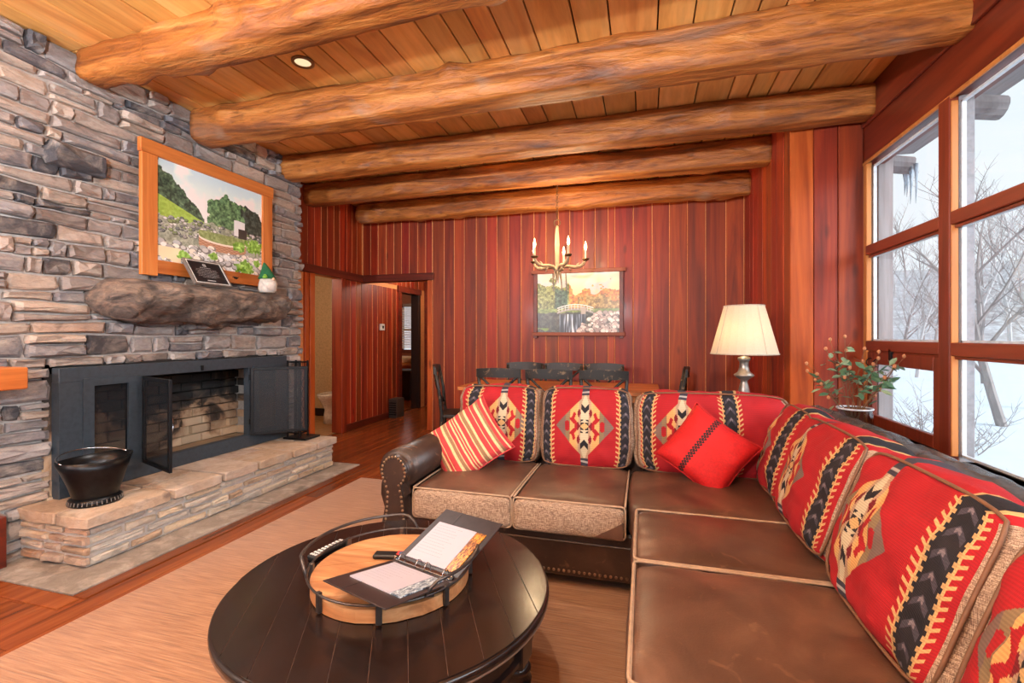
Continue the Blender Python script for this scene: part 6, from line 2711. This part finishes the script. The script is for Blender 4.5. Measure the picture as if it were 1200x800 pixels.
# low bushes and drooping snowy twigs close to the house
for i, (px, z_, h_, lab) in enumerate(((1168, 8.2, 1.0, 'small bare shrub poking from the snow in the right window bay'), (1085, 11.0, 2.2, 'spreading bare bush in the snow behind the lower left casement'), (1060, 7.6, 2.0, 'thin bare bush in the snow beside the porch post'), (1126, 10.5, 2.2, 'bare bush with long low twigs beyond the mullion'))):
    x_, y_ = xy(px, z_)
    bm = B()
    for s in range(5):
        b2 = tree_bm(h_, 0.018, 300 + i * 10 + s, 2, 0.7, random.Random(i * 7 + s).uniform(-1.2, 1.2), 0.2, 4)
        me = bpy.data.meshes.new('tmp')
        b2.to_mesh(me)
        b2.free()
        bm.from_mesh(me)
        bpy.data.meshes.remove(me)
    o = obj('bare_bush', bm, M_BARK, None, (x_, y_, ground_z(x_, y_)))
    tag(o, lab, 'bush')
protos = [(tree_bm(10, 0.13, 500 + k, 3, 0.5, 0, 0.25, 5), M_BARK2 if k % 2 else M_BARK) for k in range(4)]
pm = []
for bm, mt in protos:
    me = bpy.data.meshes.new('bare_tree')
    bm.to_mesh(me)
    bm.free()
    me.materials.append(mt)
    pm.append(me)
rd = random.Random(77)
for k in range(120):
    px, z_ = rd.uniform(1000, 1420), rd.uniform(48, 95)
    x_, y_ = xy(px, z_)
    if k >= 80:
        a_ = math.radians(rd.uniform(-35, 50))
        x_, y_ = z_ * math.cos(a_), z_ * math.sin(a_)
    o = bpy.data.objects.new('bare_tree', pm[k % 4])
    COL.objects.link(o)
    d_ = math.hypot(x_ - 1.9, y_ - 2)
    zz = ground_z(x_, y_) if d_ < 62 else (1.5 + (d_ - 70) * 0.33 if d_ > 70 else -1.5 + (d_ - 62) * 0.37)
    o.location = (x_, y_, zz - 0.2)
    o.rotation_euler = (0, 0, rd.uniform(0, 6.28))
    s = rd.uniform(0.8, 1.35)
    o.scale = (s, s, s)
    tag(o, 'one of the many thin bare trees on the snowy wooded slope far outside', 'tree', 'bare trees on the far slope')

# porch posts, eave beam, rafter tail and icicles outside the window
M_GREYW = wood('weathered_grey_wood', [rgb(120, 112, 112), rgb(150, 142, 142), rgb(170, 162, 162)], 2, 7, 0.8, 0.08, 0.95, 1.05, 0.2)
M_GREYY = wood('weathered_grey_beam', [rgb(120, 112, 112), rgb(150, 142, 142), rgb(170, 162, 162)], 1, 7, 0.8, 0.08, 0.95, 1.05, 0.2)
for ya, yb, lab in ((4.165, 4.29, 'grey weathered post outside the left window bay'), (3.26, 3.385, 'grey weathered post outside the right window bay')):
    p = bx('porch_post', M_GREYW, XR + 0.10, XR + 0.20, ya, yb, -1.3, 2.82, bev=0.006, base=True)
    tag(p, lab, 'post')
eb = thing('eave_beam', (XR + 0.4, 1.5, 2.8), 'grey weathered eave beam with rafter ends seen through the top of the window', 'beam')
bx('beam', M_GREYY, XR + 0.15, XR + 0.30, -2.2, 5.2, 2.82, 3.0, parent=eb, bev=0.01)
for k in range(6):
    bm = B()
    yk = 4.62 - k * 1.02
    tube(bm, [(XR + 0.2, yk, 2.76), (XR + 0.52, yk, 2.70)], [0.075, 0.07], 12)
    objw('rafter_end', bm, M_GREYW, eb)
bx('roof_board', M_GREYY, XR + 0.12, XR + 0.85, -2.2, 5.3, 3.02, 3.06, parent=eb)
M_ICE = plain('icicle', rgb(216, 226, 236), 0.15)
M_ICE.node_tree.nodes['Principled BSDF'].inputs['Transmission Weight'].default_value = 0.6
rd = random.Random(6)
for k in range(7):
    bm = B()
    yk = 4.50 + 0.035 * k + rd.uniform(-0.01, 0.01)
    L = rd.uniform(0.12, 0.34)
    xk = XR + 0.50 + rd.uniform(-0.03, 0.03)
    tube(bm, [(xk, yk, 2.68), (xk + 0.004, yk, 2.66 - L * 0.4), (xk, yk + 0.004, 2.66 - L)], [0.016, 0.009, 0.001], 7)
    o = objw('icicle', bm, M_ICE, None, smooth=True)
    tag(o, 'one of the thin icicles hanging from the rafter end in the upper left window pane', 'icicle', 'icicles on the rafter end')
